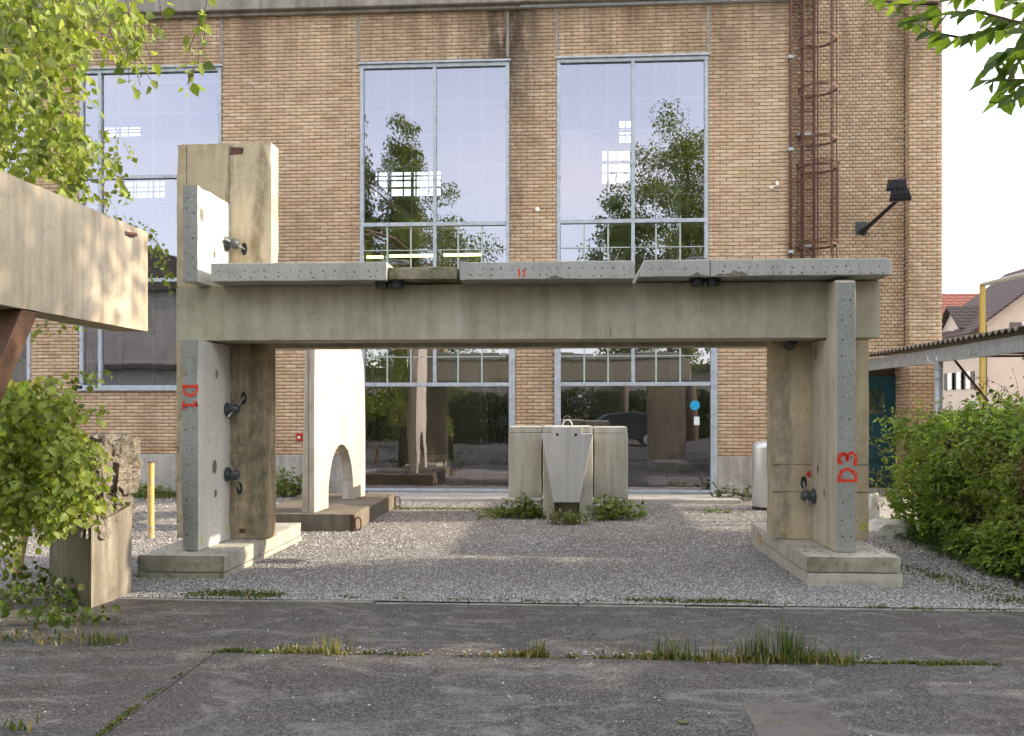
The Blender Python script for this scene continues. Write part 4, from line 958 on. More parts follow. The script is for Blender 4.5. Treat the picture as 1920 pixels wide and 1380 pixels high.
# crumbs of debris lying on the footings
deb = []
pebbles('footing_grit', 260, X_(275, 9.3), X_(560, 10), 9.12, 10.2, .006, .02, 'grit lying on the left footing', PZL + .004, dens=lambda P: (P[:, 0] < X_(421, 9.06)) & (P[:, 0] > X_(257, 9.06)))
pebbles('footing_grit', 260, X_(1512, 9.06), X_(1690, 9.06), 9.12, 10.2, .006, .022, 'grit lying on the right footing', PZR + .004)

# ------------------------------------------------------------------ arch sculpture
AY0, AY1 = 12.78, 15.35; AZ = .255
afx, abx = X_(590, AY0), X_(685, AY1)
arch = thing('arch_sculpture', 'white concrete arch slab on a dark footing behind the portal', 'sculpture', (afx, 14., 0))
px0, px1 = X_(470, AY0 - .12), X_(663, AY0 - .12)
ap = MB(); by0, by1 = AY0 - .13, 15.75; bx1 = X_(742, by1)
ap.add([(px0, by0, -.05), (px1, by0, -.05), (bx1, by1, -.05), (px0 - .1, by1, -.05), (px0, by0, AZ), (px1, by0, AZ), (bx1, by1, AZ), (px0 - .1, by1, AZ)],
       [(4, 5, 6, 7), (0, 1, 5, 4), (1, 2, 6, 5), (2, 3, 7, 6), (3, 0, 4, 7), (3, 2, 1, 0)])
apo = ap.build('footing', M['archpad'], arch, bevel=.015)
# slab profile in (y, z): bottle shape with an arched opening
def afn(y):   # x of the sunny face at depth y
    return afx + (abx - afx) * (y - AY0) / (AY1 - AY0)
ZT = 3.45
outer = [(AY0, AZ), (AY0, 2.2), (AY0 + .02, 2.7), (AY0 + .08, ZT), (AY1 - .62, ZT), (AY1 - .40, 3.0), (AY1 - .20, 2.75), (AY1 - .08, 2.5), (AY1 - .03, 2.1), (AY1, 1.4), (AY1, AZ)]
oy0, oy1, oz = 13.40, 14.66, 1.21
arc = [(oy1, AZ)] + [((oy0 + oy1) / 2 + (oy1 - oy0) / 2 * math.cos(a), AZ + .18 + (oz - AZ - .18) * math.sin(a)) for a in np.linspace(0, math.pi, 19)] + [(oy0, AZ)]
pts = outer + arc
m = MB(); n = len(pts); TH = .15
def ax(y, z, back): return afn(y) - back * (TH + .05 * max(0, 1.2 - z))
m.add([(ax(y, z, 0), y, z) for y, z in pts] + [(ax(y, z, 1), y, z) for y, z in pts], [tuple(range(n)), tuple(range(2 * n - 1, n - 1, -1))] + [((i + 1) % n, i, n + i, n + (i + 1) % n) for i in range(n)])
aslab = m.build('arch_slab', M['arch'], arch, bevel=.01)
gx = X_(579, AY0); box('edge_groove', M['rubble'], aslab, gx - .012, gx - .002, AY0 - .002, AY0 + .01, AZ + .02, 3.2)
for p, yy in ((672, 13.2), (742, 15.66)):
    rr = ray(p, 975 if p < 700 else 945); cx = px1 + (bx1 - px1) * (yy - by0) / (by1 - by0)
    if p < 700: cx = px1 + .012; yy = by0 + .02
    lp = MB(); zc = .115
    for i in range(2): pass
    k = 20; path = [(cx + .055 + .045 * math.cos(2 * math.pi * i / k), yy - .015, zc + .062 * math.sin(2 * math.pi * i / k) + (.03 if math.sin(2 * math.pi * i / k) > 0 else -.03)) for i in range(k + 1)]
    lp.tube(path, .011, 6); lp.build('lifting_loop', M['rust'], arch)
    box('loop_plate', M['brown_steel'], arch, cx - .055, cx + .004, yy - .045, yy + .02, .005, AZ - .01)

# ------------------------------------------------------------------ fountain-like block group
FY = 14.15; GYB = 15.6
fo = thing('concrete_trough', 'grey concrete block group with a tapering shield and two drain holes', 'sculpture', (X_(1064, FY), FY + .3, 0))
def fx(px): return X_(px, FY)
def fz(py): return Z_(1064, py, FY)
lb = rough_box('side_block', M['fountain_side'], fo, X_(953, FY + .35), X_(1016, FY + .35), FY + .35, FY + 1.3, Z_(985, 934, FY + .35), Z_(985, 811, FY + .35), .012, label='left side block')
rough_box('rim', M['fountain_side'], lb, X_(954, FY + .36), X_(1016, FY + .36), FY + .36, FY + 1.29, Z_(985, 811, FY + .36), Z_(985, 800, FY + .36), .012)
rb = rough_box('side_block', M['fountain_side'], fo, X_(1113, FY + .35), X_(1178, FY + .35), FY + .35, FY + 1.3, Z_(1145, 936, FY + .35), Z_(1145, 812, FY + .35), .012, label='right side block')
rough_box('rim', M['fountain_side'], rb, X_(1113, FY + .36), X_(1177, FY + .36), FY + .36, FY + 1.29, Z_(1145, 812, FY + .36), Z_(1145, 801, FY + .36), .012)
cb = box('middle_block', M['fountain_side'], fo, fx(1018) , fx(1111), FY + .12, FY + 1.2, fz(812), fz(800), .01)
for p0, p1 in ((1018, 1040), (1086, 1111.5)): box('support_post', M['fountain_side'], fo, X_(p0, FY + .12), X_(p1, FY + .12), FY + .12, FY + 1.0, -.03, fz(812) - .002, .012)
sh = MB().prism([(fx(1014.5), fz(813)), (fx(1034), fz(813)), (fx(1034.5), fz(800.5)), (fx(1090), fz(800.5)), (fx(1090.5), fz(813)), (fx(1112), fz(813)), (fx(1086), fz(942)), (fx(1038), fz(942))][::-1], FY - .02, FY + .118, 'y').build('shield', M['fountain'], fo, bevel=.008)
for px in (1045, 1079.5):
    c = at(px, 815, FY - .0225); MB().disc(c, (0, -1, 0), .024, 18).build('drain_hole', M['black'], sh)
    MB().prism([(c.x - .034, c.z), (c.x, c.z - .05), (c.x + .034, c.z), (c.x, c.z + .034)], FY - .0215, FY - .01, 'y').build('hole_rim', M['fountain'], sh)
box('pedestal', M['dark_block'], fo, fx(1040), fx(1085), FY + .16, FY + .9, -.05, fz(943), .01)
MB().ring((fx(1064), FY + .7, Z_(1064, 799, FY + .7) - .02), .085, .008, (1, 0, 0), (0, 0, 1.5), 20, 6, 0, math.pi).build('wire_handle', M['white'], fo)

# ------------------------------------------------------------------ bollards, bin, boulder
def bollard(base, top, r, label, cap=True):
    b, t_ = Vector(base), Vector(top); o = thing('yellow_bollard', label, 'bollard', b, 'yellow bollards')
    MB().tube([b - (t_ - b) * .05, b + (t_ - b) * .5, t_], r, 18).build('post', M['yellow'], o, smooth=False, bevel=.004)
    MB().tube([t_ + Vector((0, 0, .001)), t_ + Vector((0, 0, .012))], r * 1.06, 18).build('cap', M['rust'], o)
    d = (t_ - b); MB().tube([b + d * .13, b + d * .15], r * 1.12, 18).build('collar', M['steel'], o)
b = gp(283, 1008); t_ = at(283, 868, b.y); bollard(b, (b.x, b.y, t_.z), .044, 'straight yellow bollard behind the broken pillar and the portal footing')
b = gp(30, 1078); t_ = at(52, 968, b.y); bollard(b, t_, .048, 'leaning yellow bollard half hidden by the birch leaves')
g = gp(1428, 945); bn = thing('steel_bin', 'round brushed steel waste bin behind the right leg', 'bin', (X_(1432, 15.6), 15.9, 0))
bx_ = X_(1437, 15.9); r_ = bx_ - X_(1411, 15.9)
m = MB(); k = 24; zt = Z_(1425, 828, 15.9)
for i in range(k): pass
prof = [(r_ * .95, .0), (r_ * 1., .06), (r_, zt - .12), (r_ * .97, zt - .05), (r_ * .75, zt), (r_ * .2, zt + .02)]
vs = [(bx_ + r * math.cos(2 * math.pi * i / k), 15.9 + r * math.sin(2 * math.pi * i / k), z) for r, z in prof for i in range(k)]
m.add(vs, [(a * k + i, a * k + (i + 1) % k, (a + 1) * k + (i + 1) % k, (a + 1) * k + i) for a in range(len(prof) - 1) for i in range(k)] + [tuple(range((len(prof) - 1) * k, len(prof) * k))]); m.build('drum', M['brushed'], bn, smooth=True)
MB().tube([(bx_, 15.9, 0), (bx_, 15.9, .055)], r_ * 1.02, k).build('base_ring', M['black'], bn)
def rock(name, c, sx, sy, sz, seed, mat, label, cat='rock', amp=.25, sub=3):
    import bmesh
    bmm = bmesh.new(); bmesh.ops.create_icosphere(bmm, subdivisions=sub, radius=1)
    for v in bmm.verts:
        p = v.co.copy(); f = 1 + amp * mnoise.noise(p * 1.3 + Vector((seed, 0, 0))) + amp * .4 * mnoise.noise(p * 4 + Vector((0, seed, 0)))
        q = Vector((max(-.82, min(.82, p.x)), max(-.82, min(.82, p.y)), max(-.8, min(.8, p.z)))) * f; v.co = Vector((q.x * sx, q.y * sy, q.z * sz))
    me = bpy.data.meshes.new(name); bmm.to_mesh(me); bmm.free(); me.materials.append(mat); o = link(name, me); o.location = c
    return tag(o, label, cat)
g = gp(1672, 1010); rock('boulder', (g.x, g.y + .15, .10), .36, .22, .20, 2, M['boulder'], 'pale boulder behind the right footing beside the hedge')
g = gp(1642, 975); rock('boulder', (g.x, g.y + .1, .16), .10, .12, .30, 5, M['boulder'], 'narrow upright pale stone beside the right wall slab')

# ------------------------------------------------------------------ broken pillar on the left
kc = gp(171, 1137); kr = gp(247, 1112); kl = gp(92, 1098)
bp = thing('broken_pillar', 'broken weathered concrete pillar with a rough torn top beside the birch', 'sculpture', (kc.x, kc.y + .3, 0))
kb = kl + (kr - kc); z1 = .74
foot_pts = [kc, kr, kb, kl]
m = MB(); n = 4
zt = [.72, .86, .9, .93]
vs = [(p.x, p.y, -.03) for p in foot_pts] + [(p.x, p.y, zz) for p, zz in zip(foot_pts, zt)]
m.add(vs, [(0, 1, 5, 4)], 0); m.add(vs, [(1, 2, 6, 5), (2, 3, 7, 6), (3, 0, 4, 7), (4, 5, 6, 7)], 1)
m.build('shaft', [M['pale_block'], M['dark_block']], bp, bevel=.012)
ax_l = (kl - kc); nl = Vector((ax_l.y, -ax_l.x, 0)).normalized()
cdr = kc.lerp(kl, .42) + Vector((0, 0, .22)) ; MB().disc(cdr - nl * -.003, nl, .022, 12).build('drill_hole', M['black'], bp)
def rubble(name, origin, ex, ey, ez, nx, ny, nz, amp, seed, mat, parent):
    """rough block: a boxed grid pushed about by noise"""
    import bmesh
    bmm = bmesh.new(); bmesh.ops.create_cube(bmm, size=1.); bmesh.ops.subdivide_edges(bmm, edges=bmm.edges[:], cuts=26, use_grid_fill=True)
    for v in bmm.verts:
        p = v.co.copy(); h = p.z + .5
        w = origin + ex * (p.x + .5) + ey * (p.y + .5) + ez * h
        s_ = w * 5 + Vector((seed, seed, 0)); r1 = 1 - abs(mnoise.noise(s_)) * 2; r2 = mnoise.noise(w * 13 + Vector((seed, 0, 0))); r3 = mnoise.noise(w * 34)
        dn = Vector((p.x, p.y, p.z)); dn.normalize()
        cell = mnoise.cell(w * 9) - .5
        w = w + (ex.normalized() * dn.x + ey.normalized() * dn.y + Vector((0, 0, 1)) * dn.z) * (amp * (r1 * .9 + r2 * .5 + r3 * .22) + cell * amp * .35)
        v.co = w - org(parent)
    me = bpy.data.meshes.new(name); bmm.to_mesh(me); bmm.free(); me.materials.append(mat); return link(name, me, parent)
exr = (kr - kc); eyl = (kl - kc)
rubble('torn_top', kc + Vector((-.02, -.02, .68)) + eyl * .02, exr * 1.02, eyl * .85, Vector((-.02, .06, .50)), 0, 0, 0, .10, 1.3, M['rubble'], bp)
rubble('torn_top', kc + Vector((.05, .05, 1.05)) + eyl * .05, exr * .98, eyl * .6, Vector((-.02, .05, .40)), 0, 0, 0, .10, 7.7, M['rubble'], bp)
rubble('torn_top', kc + Vector((.02, .02, 1.0)) + exr * .55, exr * .45, eyl * .4, Vector((.02, .0, .16)), 0, 0, 0, .06, 4.1, M['rubble'], bp)
# ------------------------------------------------------------------ cantilevered beam at the left edge
ly1 = 8.25; lx = X_(278, ly1); lz0, lz1 = Z_(278, 622, ly1), Z_(278, 435, ly1)
lbm = thing('cantilever_beam', 'massive sandy concrete beam jutting in from the left edge', 'sculpture', (lx - .2, 5, 0))
lbo = rough_box('beam', M['left_beam'], lbm, lx - .34, lx, 3.2, ly1, lz0, lz1, amp=.008)
rr = ray(241, 440); t = lx / rr.x; c = Vector((lx, rr.y * t, HC + rr.z * t))
m = MB(); m.add([(lx + .002, c.y - .07, c.z - .02), (lx + .002, c.y - .075, c.z + .022), (lx + .002, c.y + .10, c.z + .03), (lx + .002, c.y + .12, c.z - .01)], [(0, 1, 2, 3)]); m.build('recess', M['darkmetal'], lbo)
MB().tube([(lx - .01, c.y - .05, c.z), (lx + .05, c.y + .05, c.z + .01)], .018, 8).build('rebar_stub', M['rust'], lbo)
rr = ray(45, 590); t = (lx - .06) / rr.x; s0 = Vector((lx - .10, rr.y * t, lz0 - .004)); rr = ray(-60, 830); t = (lx - .06) / rr.x; s1 = Vector((lx - .10, rr.y * t, HC + rr.z * t))
d = (s1 - s0); s1 = s0 + d * ((s0.z + .05) / -d.z)
m = MB(); w = .10
m.add([s0 + Vector((.09, -w, 0)), s0 + Vector((.09, w, 0)), s0 + Vector((-.09, w, 0)), s0 + Vector((-.09, -w, 0)), s1 + Vector((.09, -w, 0)), s1 + Vector((.09, w, 0)), s1 + Vector((-.09, w, 0)), s1 + Vector((-.09, -w, 0))],
      [(3, 2, 1, 0), (4, 5, 6, 7), (0, 1, 5, 4), (1, 2, 6, 5), (2, 3, 7, 6), (3, 0, 4, 7)]); m.build('strut', M['brown_steel'], lbm, bevel=.006)

# ------------------------------------------------------------------ shelter roof, houses behind on the right
def y_on(xp, px): r = ray(px, 700); return xp * r.y / r.x
CX = X_(1634, 17.6); cz0, cz1 = Z_(1640, 693, y_on(CX, 1640)), Z_(1640, 672.5, y_on(CX, 1640))
shl = thing('shelter_roof', 'open steel shelter with corrugated roof at the right behind the hedge', 'shelter', (CX, 14, 0))
sb = MB(); ya, yb = y_on(CX, 1919), 17.9
sb.box(CX - .006, CX + .006, ya, yb, cz0, cz1).box(CX + .006, CX + .09, ya, yb, cz0, cz0 + .012).box(CX + .006, CX + .09, ya, yb, cz1 - .012, cz1)
gb = sb.build('edge_beam', M['steel'], shl)
for px, py in ((1656, 678), (1662, 678), (1823, 665), (1831, 664)):
    yy = y_on(CX, px); rr = ray(px, py); c = Vector((CX - .0075, yy, HC + rr.z * yy / rr.y)); MB().disc(c, (-1, 0, 0), .018, 10).build('bolt_hole', M['black'], gb)
yy = y_on(CX, 1757); rr = ray(1757, 672); MB().disc((CX - .008, yy, HC + rr.z * yy / rr.y), (-1, 0, 0), .035, 12).build('sticker', M['white'], gb)
rs = MB(); ny = 220; RXW = 3.4
yv = [ya - .15 + (yb - ya + .1) * j / ny for j in range(ny + 1)]
zv = [cz1 + .065 + .03 * math.sin(2 * math.pi * y / .177) for y in yv]
vs = [(CX - .13, y, z) for y, z in zip(yv, zv)] + [(CX + RXW, y, z + .35) for y, z in zip(yv, zv)]
rs.add(vs, [(j, j + 1, ny + 2 + j, ny + 1 + j) for j in range(ny)])
ro = rs.build('roof_sheet', M['eternit'], shl); sm = ro.modifiers.new('solid', 'SOLIDIFY'); sm.thickness = .012
for j in range(int((yb - ya) / .9)):
    MB().box(CX + .1, CX + RXW, ya + .3 + j * .9, ya + .36 + j * .9, cz1 - .02, cz1 + .02).build('rafter', M['brown_steel'], shl)
box('rear_beam', M['steel'], shl, CX + 3.0, CX + 3.08, ya, yb, cz0 + .2, cz1 + .25)
yp = y_on(CX, 1755) 
for k_, (xx, yy) in enumerate(((CX + .04, yp), (CX + 3.04, yp), (CX + 3.04, yp + 2.5))):
    po = MB().tube([(xx, yy, -.05), (xx, yy, cz0 + (.2 if xx > CX + 1 else -.002))], .066, 16).build('post', M['steel'], shl, smooth=True)
    if k_ == 0:
        for z in (cz0 - .12, cz0 - .28): MB().tube([(xx, yy, z), (xx, yy, z + .03)], .075, 16).build('collar', M['steel'], po)
        MB().tube([(xx - .02, yy + .12, cz0 - .02), (xx - .10, yy + .16, cz0 + .03), (xx - .10, yy + .18, cz0 + .1)], .012, 6).build('cable_loop', M['white'], po)
a, b = at(1776, 658, 15.6), at(1852, 752, 13.6); MB().tube([a, b], .022, 6).build('brace', M['brown_steel'], shl)
box('low_wall', M['kerb'], None, X_(1768, 26), X_(1768, 26) + 14, 26, 26.3, 0, Z_(1800, 773, 26), .01); tag(bpy.data.objects['low_wall'], 'low grey wall behind the hedge under the shelter', 'wall')
# yellow frame with pipe
fy = 21.; f0 = at(1842, 532, fy); yf = thing('yellow_gantry', 'tall ochre steel post with a grey cross pipe behind the shelter', 'post', (f0.x, fy, 0))
MB().box(f0.x - .05, f0.x + .05, fy - .05, fy + .05, 0, f0.z).build('post', M['ochre_paint'], yf); b = at(1930, 513, 18.4)
MB().tube([(f0.x, fy, f0.z - .02), b], .05, 10).build('cross_pipe', M['steel'], yf)
MB().tube([b, (b.x, b.y, 0)], .05, 10).build('post', M['ochre_paint'], yf)
def tilemat(name, c1, c2, sx, sz):
    t = NT(name); s = t.sep(); w = t.n('ShaderNodeTexWave'); w.bands_direction = 'Z'; w.inputs['Scale'].default_value = sz; w.inputs['Distortion'].default_value = .4
    t.set(w.inputs['Vector'], t.pos); v = t.n('ShaderNodeTexWave'); v.bands_direction = 'DIAGONAL'; v.inputs['Scale'].default_value = sx; t.set(v.inputs['Vector'], t.vec((1, 1, 0)))
    c = t.mix(t.noise(3, 5, .7), c1, c2); c = t.mix(t.math('MULTIPLY', t.rng(w.outputs['Fac'], .35, .0), .75), c, (.02, .014, .012)); c = t.mix(t.rng(v.outputs['Fac'], .3, 0., 0, .4), c, (.025, .018, .015))
    t.pbr(c, .85, t.bump(w.outputs['Fac'], .5, .04), spec=.2); return t.mat
M['tile_dark'] = tilemat('dark_tiles', (.075, .055, .05), (.14, .10, .09), .9, 1.3); M['tile_red'] = tilemat('red_tiles', (.22, .075, .055), (.34, .13, .09), .9, 1.1)
HY = 58.; hx = X_(1838, HY); he = Z_(1838, 609, HY); sl_ = .763; hrx = hx + 5.6; hrz = he + 5.6 * sl_; hback = 66.
hs = thing('pink_house', 'pale pink house with dark tiled roof, dormer and shutters beyond the shelter', 'house', (hx + 5, 62, 0))
hw = MB().prism([(hx, -1), (hx + 11.2, -1), (hx + 11.2, he), (hrx, hrz), (hx, he)], HY, hback, 'y').build('wall', M['pinkwall'], hs)
ov = 1.0; rf = MB(); tk = .18
for s_ in (-1, 1):
    ex = hrx + s_ * (5.6 + ov); ez = hrz - (5.6 + ov) * sl_
    rf.add([(hrx, HY - .6, hrz + .02), (hrx, hback + .4, hrz + .02), (ex, hback + .4, ez + .02), (ex, HY - .6, ez + .02), (hrx, HY - .6, hrz + .02 + tk), (hrx, hback + .4, hrz + .02 + tk), (ex, hback + .4, ez + .02 + tk), (ex, HY - .6, ez + .02 + tk)],
           [(0, 1, 2, 3), (4, 7, 6, 5), (0, 3, 7, 4), (3, 2, 6, 7), (2, 1, 5, 6)])
roof = rf.build('roof', M['tile_dark'], hs)
dx = X_(1806, 59.6); dy0, dy1 = 59.6, 62.8; dz0 = Z_(1806, 611, 59.6); dz1 = Z_(1783, 578, 61.2); dm_ = (dy0 + dy1) / 2
dorm = MB().prism([(dy0, dz0 - 1.6), (dy1, dz0 - 1.6), (dy1, dz0), (dm_, dz1 - .1), (dy0, dz0)], dx, dx + 6, 'x').build('dormer', M['pinkwall'], hs)
dr = MB()
for s_ in (-1, 1):
    ey = dm_ + s_ * ((dy1 - dy0) / 2 + .35); ez = dz0 - .35 * (dz1 - dz0) / ((dy1 - dy0) / 2)
    dr.add([(dx - .4, dm_, dz1), (dx + 6, dm_, dz1), (dx + 6, ey, ez), (dx - .4, ey, ez), (dx - .4, dm_, dz1 + .15), (dx + 6, dm_, dz1 + .15), (dx + 6, ey, ez + .15), (dx - .4, ey, ez + .15)], [(0, 1, 2, 3), (4, 7, 6, 5), (0, 3, 7, 4), (3, 2, 6, 7)])
dr.build('dormer_roof', M['tile_dark'], dorm)
def shut_window(parent, x, y, z, w, h, face):
    if face == 'x':
        wd = MB().box(x - .03, x, y, y + w, z, z + h).build('window', M['white'], parent); MB().box(x - .04, x - .031, y + .06, y + w - .06, z + .06, z + h - .06).build('pane', M['glass'], wd)
        for yy in (y - .5, y + w + .02): MB().box(x - .07, x - .001, yy, yy + .48, z, z + h).build('shutter', M['shutter'], wd)
    else:
        wd = MB().box(x, x + w, y - .03, y, z, z + h).build('window', M['white'], parent); MB().box(x + .06, x + w - .06, y - .04, y - .031, z + .06, z + h - .06).build('pane', M['glass'], wd)
        for xx in (x - .75, x + w + .02): MB().box(xx, xx + .72, y - .07, y - .001, z, z + h).build('shutter', M['shutter'], wd)
for px in (1786, 1803, 1821):
    yy = y_on(hx, px); shut_window(hw, hx, yy, 3.05, .75, 1.15, 'x')
shut_window(dorm, dx, dm_ - .35, dz0 - 1.0, .6, .85, 'x')
c = at(1916, 625, HY); shut_window(hw, c.x, HY, c.z - .1, .8, .8, 'y'); c = at(1868, 632, HY); box('shutter', M['shutter'], hw, c.x - .9, c.x + .5, HY - .06, HY - .001, c.z - .3, c.z + .2)
MB().tube([(hx + .3, HY - .1, 0), (hx + .3, HY - .1, he)], .07, 8).build('downpipe', M['shutter'], hs)
c = at(1893, 565, 66.); ch = MB().box(c.x - .25, c.x + .25, 65.8, 66.3, c.z - 1, c.z + .9).build('chimney', M['redtile'], roof); 
box('chimney_cap', M['kerb'], roof, c.x - .34, c.x + .34, 65.7, 66.4, c.z + .9, c.z + 1.1); box('chimney_cap', M['kerb'], roof, c.x - .22, c.x + .22, 65.85, 66.25, c.z + 1.1, c.z + 1.45)
ra, rb_ = at(1700, 551, 78), at(1892, 551, 78); rh = thing('red_roofed_house', 'house with a long red tiled roof behind the pink one', 'house', (ra.x + 3, 78, 0))
box('wall', M['pinkwall'], rh, ra.x, rb_.x + 2, 74.6, 82, -1, ra.z - 2.8)
MB().prism([(74, ra.z - 3.2), (78, ra.z), (82.4, ra.z - 3.2), (82.4, ra.z - 3.4), (78, ra.z - .2), (74, ra.z - 3.4)], ra.x - .4, rb_.x + 2.4, 'x').build('roof', M['tile_red'], rh)

# ------------------------------------------------------------------ vegetation
LEAF_V = np.array([[0, 0, 0], [.40, .30, .10], [.26, .66, .05], [0, 1, -.08], [-.26, .66, .05], [-.40, .30, .10]])
LEAF_F = np.array([[0, 1, 2, 3], [0, 3, 4, 5]])
def leaf_mesh_arrays(P, A, N, S, Wd):
    B = np.cross(A, N); V = (P[:, None, :] + LEAF_V[None, :, 1, None] * S[:, None, None] * A[:, None, :]
         + LEAF_V[None, :, 0, None] * (S * Wd)[:, None, None] * B[:, None, :] + LEAF_V[None, :, 2, None] * S[:, None, None] * N[:, None, :])
    F = LEAF_F[None] + 6 * np.arange(len(P))[:, None, None]
    return V.reshape(-1, 3), F.reshape(-1, 4)
def unit(a): return a / np.maximum(1e-9, np.linalg.norm(a, axis=-1, keepdims=True))
class Leaves:
    def __init__(s): s.P, s.A, s.N, s.S, s.W, s.C = [], [], [], [], [], []
    def add(s, P, A, N, S, W, C):
        A = unit(A); N = unit(N - A * (N * A).sum(-1, keepdims=True))
        for l, x in zip((s.P, s.A, s.N, s.S, s.W, s.C), (P, A, N, S, W, C)): l.append(x)
    def cat(s): return [np.concatenate(x) for x in (s.P, s.A, s.N, s.S, s.W, s.C)]
def leaf_cols(n, base, var=.25, yellow=.25):
    g = rng.uniform(1 - var, 1 + var, n)[:, None] * np.where(rng.random(n) < .2, .6, 1.)[:, None]; y = rng.random(n)[:, None] ** 1.5 * yellow * 1.5
    return np.array(base)[None] * g * (1 + y * np.array([[1.1, .55, .1]]))
def strand(lv, tw, start, d0, L, size, cols, step=.035, droop=1.2, wid=1., twr=.0022, spread=1.):
    p = Vector(start); d = Vector(d0).normalized(); pts = [p.copy()]; n = max(3, int(L / step)); P, A = [], []
    for i in range(n):
        d = (d + Vector((random.gauss(0, .10), random.gauss(0, .10), -droop * step * 1.2 + random.gauss(0, .05)))).normalized(); p = p + d * step; pts.append(p.copy())
        o = Vector((random.gauss(0, .022), random.gauss(0, .022), random.gauss(0, .012))) * spread; P.append(p + o)
        A.append(o.normalized() * .7 + Vector((random.gauss(0, .35), random.gauss(0, .35), -.75 + random.gauss(0, .35))))
    P, A = np.array(P), np.array(A); N = rng.normal(0, .9, P.shape) + np.array([.8, -1.1, .4])
    lv.add(P, A, N, size * rng.uniform(.45, 1.2, n), wid * rng.uniform(.85, 1.1, n), leaf_cols(n, cols))
    tw.tube(pts[::2] if len(pts) > 4 else pts, twr, 3, cap=False); return pts[-1]
def finish_foliage(root, lv, mat, single=300, stuff_name='foliage', inframe=True):
    P, A, N, S, Wd, C = lv.cat(); o_ = np.array(org(root))
    px, py, d = proj(P); vis = (px > 5) & (px < 1915) & (py > 5) & (py < 1375) & (d > .3)
    sc = np.where(vis & (S < .125), S / np.maximum(d, .1), -1); idx = np.argsort(-sc)[:single]; idx = idx[sc[idx] > 0]
    rest = np.ones(len(P), bool); rest[idx] = False
    var = []
    for k in range(10):
        c = C[idx[(k * 37) % len(idx)]] if len(idx) else C[0]
        b = .05 * rng.normal(); LV = LEAF_V.copy(); LV[:, 2] += b * LV[:, 1] ** 2; LV[1, 0] *= rng.uniform(.9, 1.1)
        var.append(mesh_np('leaf', LV, LEAF_F, mat, np.repeat(c[None], 6, axis=0)))
    for j, i in enumerate(idx):
        o = link('leaf', var[int(rng.integers(10))], root); a, nn = Vector(A[i]), Vector(N[i]); b = a.cross(nn); Mx = Matrix((b, a, nn)).transposed().to_4x4()
        o.matrix_local = Matrix.Translation(Vector(P[i] - o_)) @ Mx @ Matrix.Diagonal((S[i] * Wd[i], S[i], S[i], 1))
    if rest.any():
        V, F = leaf_mesh_arrays(P[rest] - o_, A[rest], N[rest], S[rest], Wd[rest]); o = link(stuff_name, mesh_np(stuff_name, V, F, mat, np.repeat(C[rest], 6, axis=0)), root); o['kind'] = 'stuff'
BG = (.24, .31, .07)
random.seed(11)
# weeping birch on the left
bt = Vector((-8.6, 10.6, 0)); birch = thing('weeping_birch', 'weeping birch hanging bright green leaves over the upper left', 'tree', bt)
lv, tw = Leaves(), MB()
def inpoly(x, y, poly):
    c = False; j = len(poly) - 1
    for i in range(len(poly)):
        if (poly[i][1] > y) != (poly[j][1] > y) and x < (poly[j][0] - poly[i][0]) * (y - poly[i][1]) / (poly[j][1] - poly[i][1]) + poly[i][0]: c = not c
        j = i
    return c
def fill(lv, tw, poly, n, d0, d1, L0, L1, size, cols, dirf=None, **k):
    xs, ys = [p[0] for p in poly], [p[1] for p in poly]; c = 0
    while c < n:
        x, y = random.uniform(min(xs), max(xs)), random.uniform(min(ys), max(ys))
        if not inpoly(x, y, poly): continue
        d = random.uniform(d0, d1); v = dirf() if dirf else (random.gauss(0, .4), random.gauss(0, .4), -1.)
        strand(lv, tw, atd(x, y, d), v, random.uniform(L0, L1), size, cols, **k); c += 1
fill(lv, tw, [(-60, -80), (205, -60), (150, 60), (120, 150), (180, 260), (190, 300), (60, 330), (-60, 300)], 270, 8.9, 10.6, .25, .7, .105, BG)
fill(lv, tw, [(-60, -60), (130, -60), (110, 30), (60, 90), (-60, 110)], 26, 4.4, 6.4, .2, .5, .072, (.10, .14, .03))
fill(lv, tw, [(100, -60), (270, -60), (255, 10), (200, 60), (130, 70)], 30, 5.0, 7.4, .2, .42, .074, BG)
fill(lv, tw, [(150, 20), (270, 5), (265, 60), (190, 90)], 12, 5.0, 6.4, .15, .35, .074, BG)
for x0, y0, d, L in ((392, -30, 4.6, .36), (385, 40, 4.6, .34), (368, 105, 4.6, .22), (300, -20, 5., .26), (250, 60, 5.2, .32), (238, 100, 5.2, .22)): strand(lv, tw, atd(x0, y0, d), (-.08, 0, -1), L, .068, BG, .03)
for x0, y0, L in ((190, 235, .55), (205, 240, .6), (222, 245, .75), (180, 260, .8), (212, 280, .7), (232, 262, .3), (150, 270, .9), (160, 330, .6), (190, 350, .5)): strand(lv, tw, atd(x0, y0, 9.6), (random.gauss(.1, .2), 0, -.8), L, .072, BG)
for x0, y0, L in ((215, 395, .5), (245, 405, .5), (262, 415, .8), (285, 430, .75), (292, 450, .45), (275, 420, .6), (230, 400, .4)): strand(lv, tw, atd(x0, y0, 9.7), (.35, 0, -.6), L, .066, BG)
for x0, y0, L in ((92, 588, .25), (110, 590, .2), (135, 592, .16), (160, 600, .15), (85, 600, .3), (20, 610, .7), (30, 640, .6), (5, 590, .8)): strand(lv, tw, atd(x0, y0, 9.9), (random.gauss(0, .3), 0, -1), L, .066, BG)
tw.build('twig', M['twig'], birch, kind='stuff')
tk = MB().tube([bt, bt + Vector((.1, 0, 2.5)), bt + Vector((.3, -.1, 5)), bt + Vector((.2, -.2, 7.5)), bt + Vector((.5, -.2, 10))], [.19, .17, .14, .10, .05], 12).build('trunk', M['bark'], birch, smooth=True)
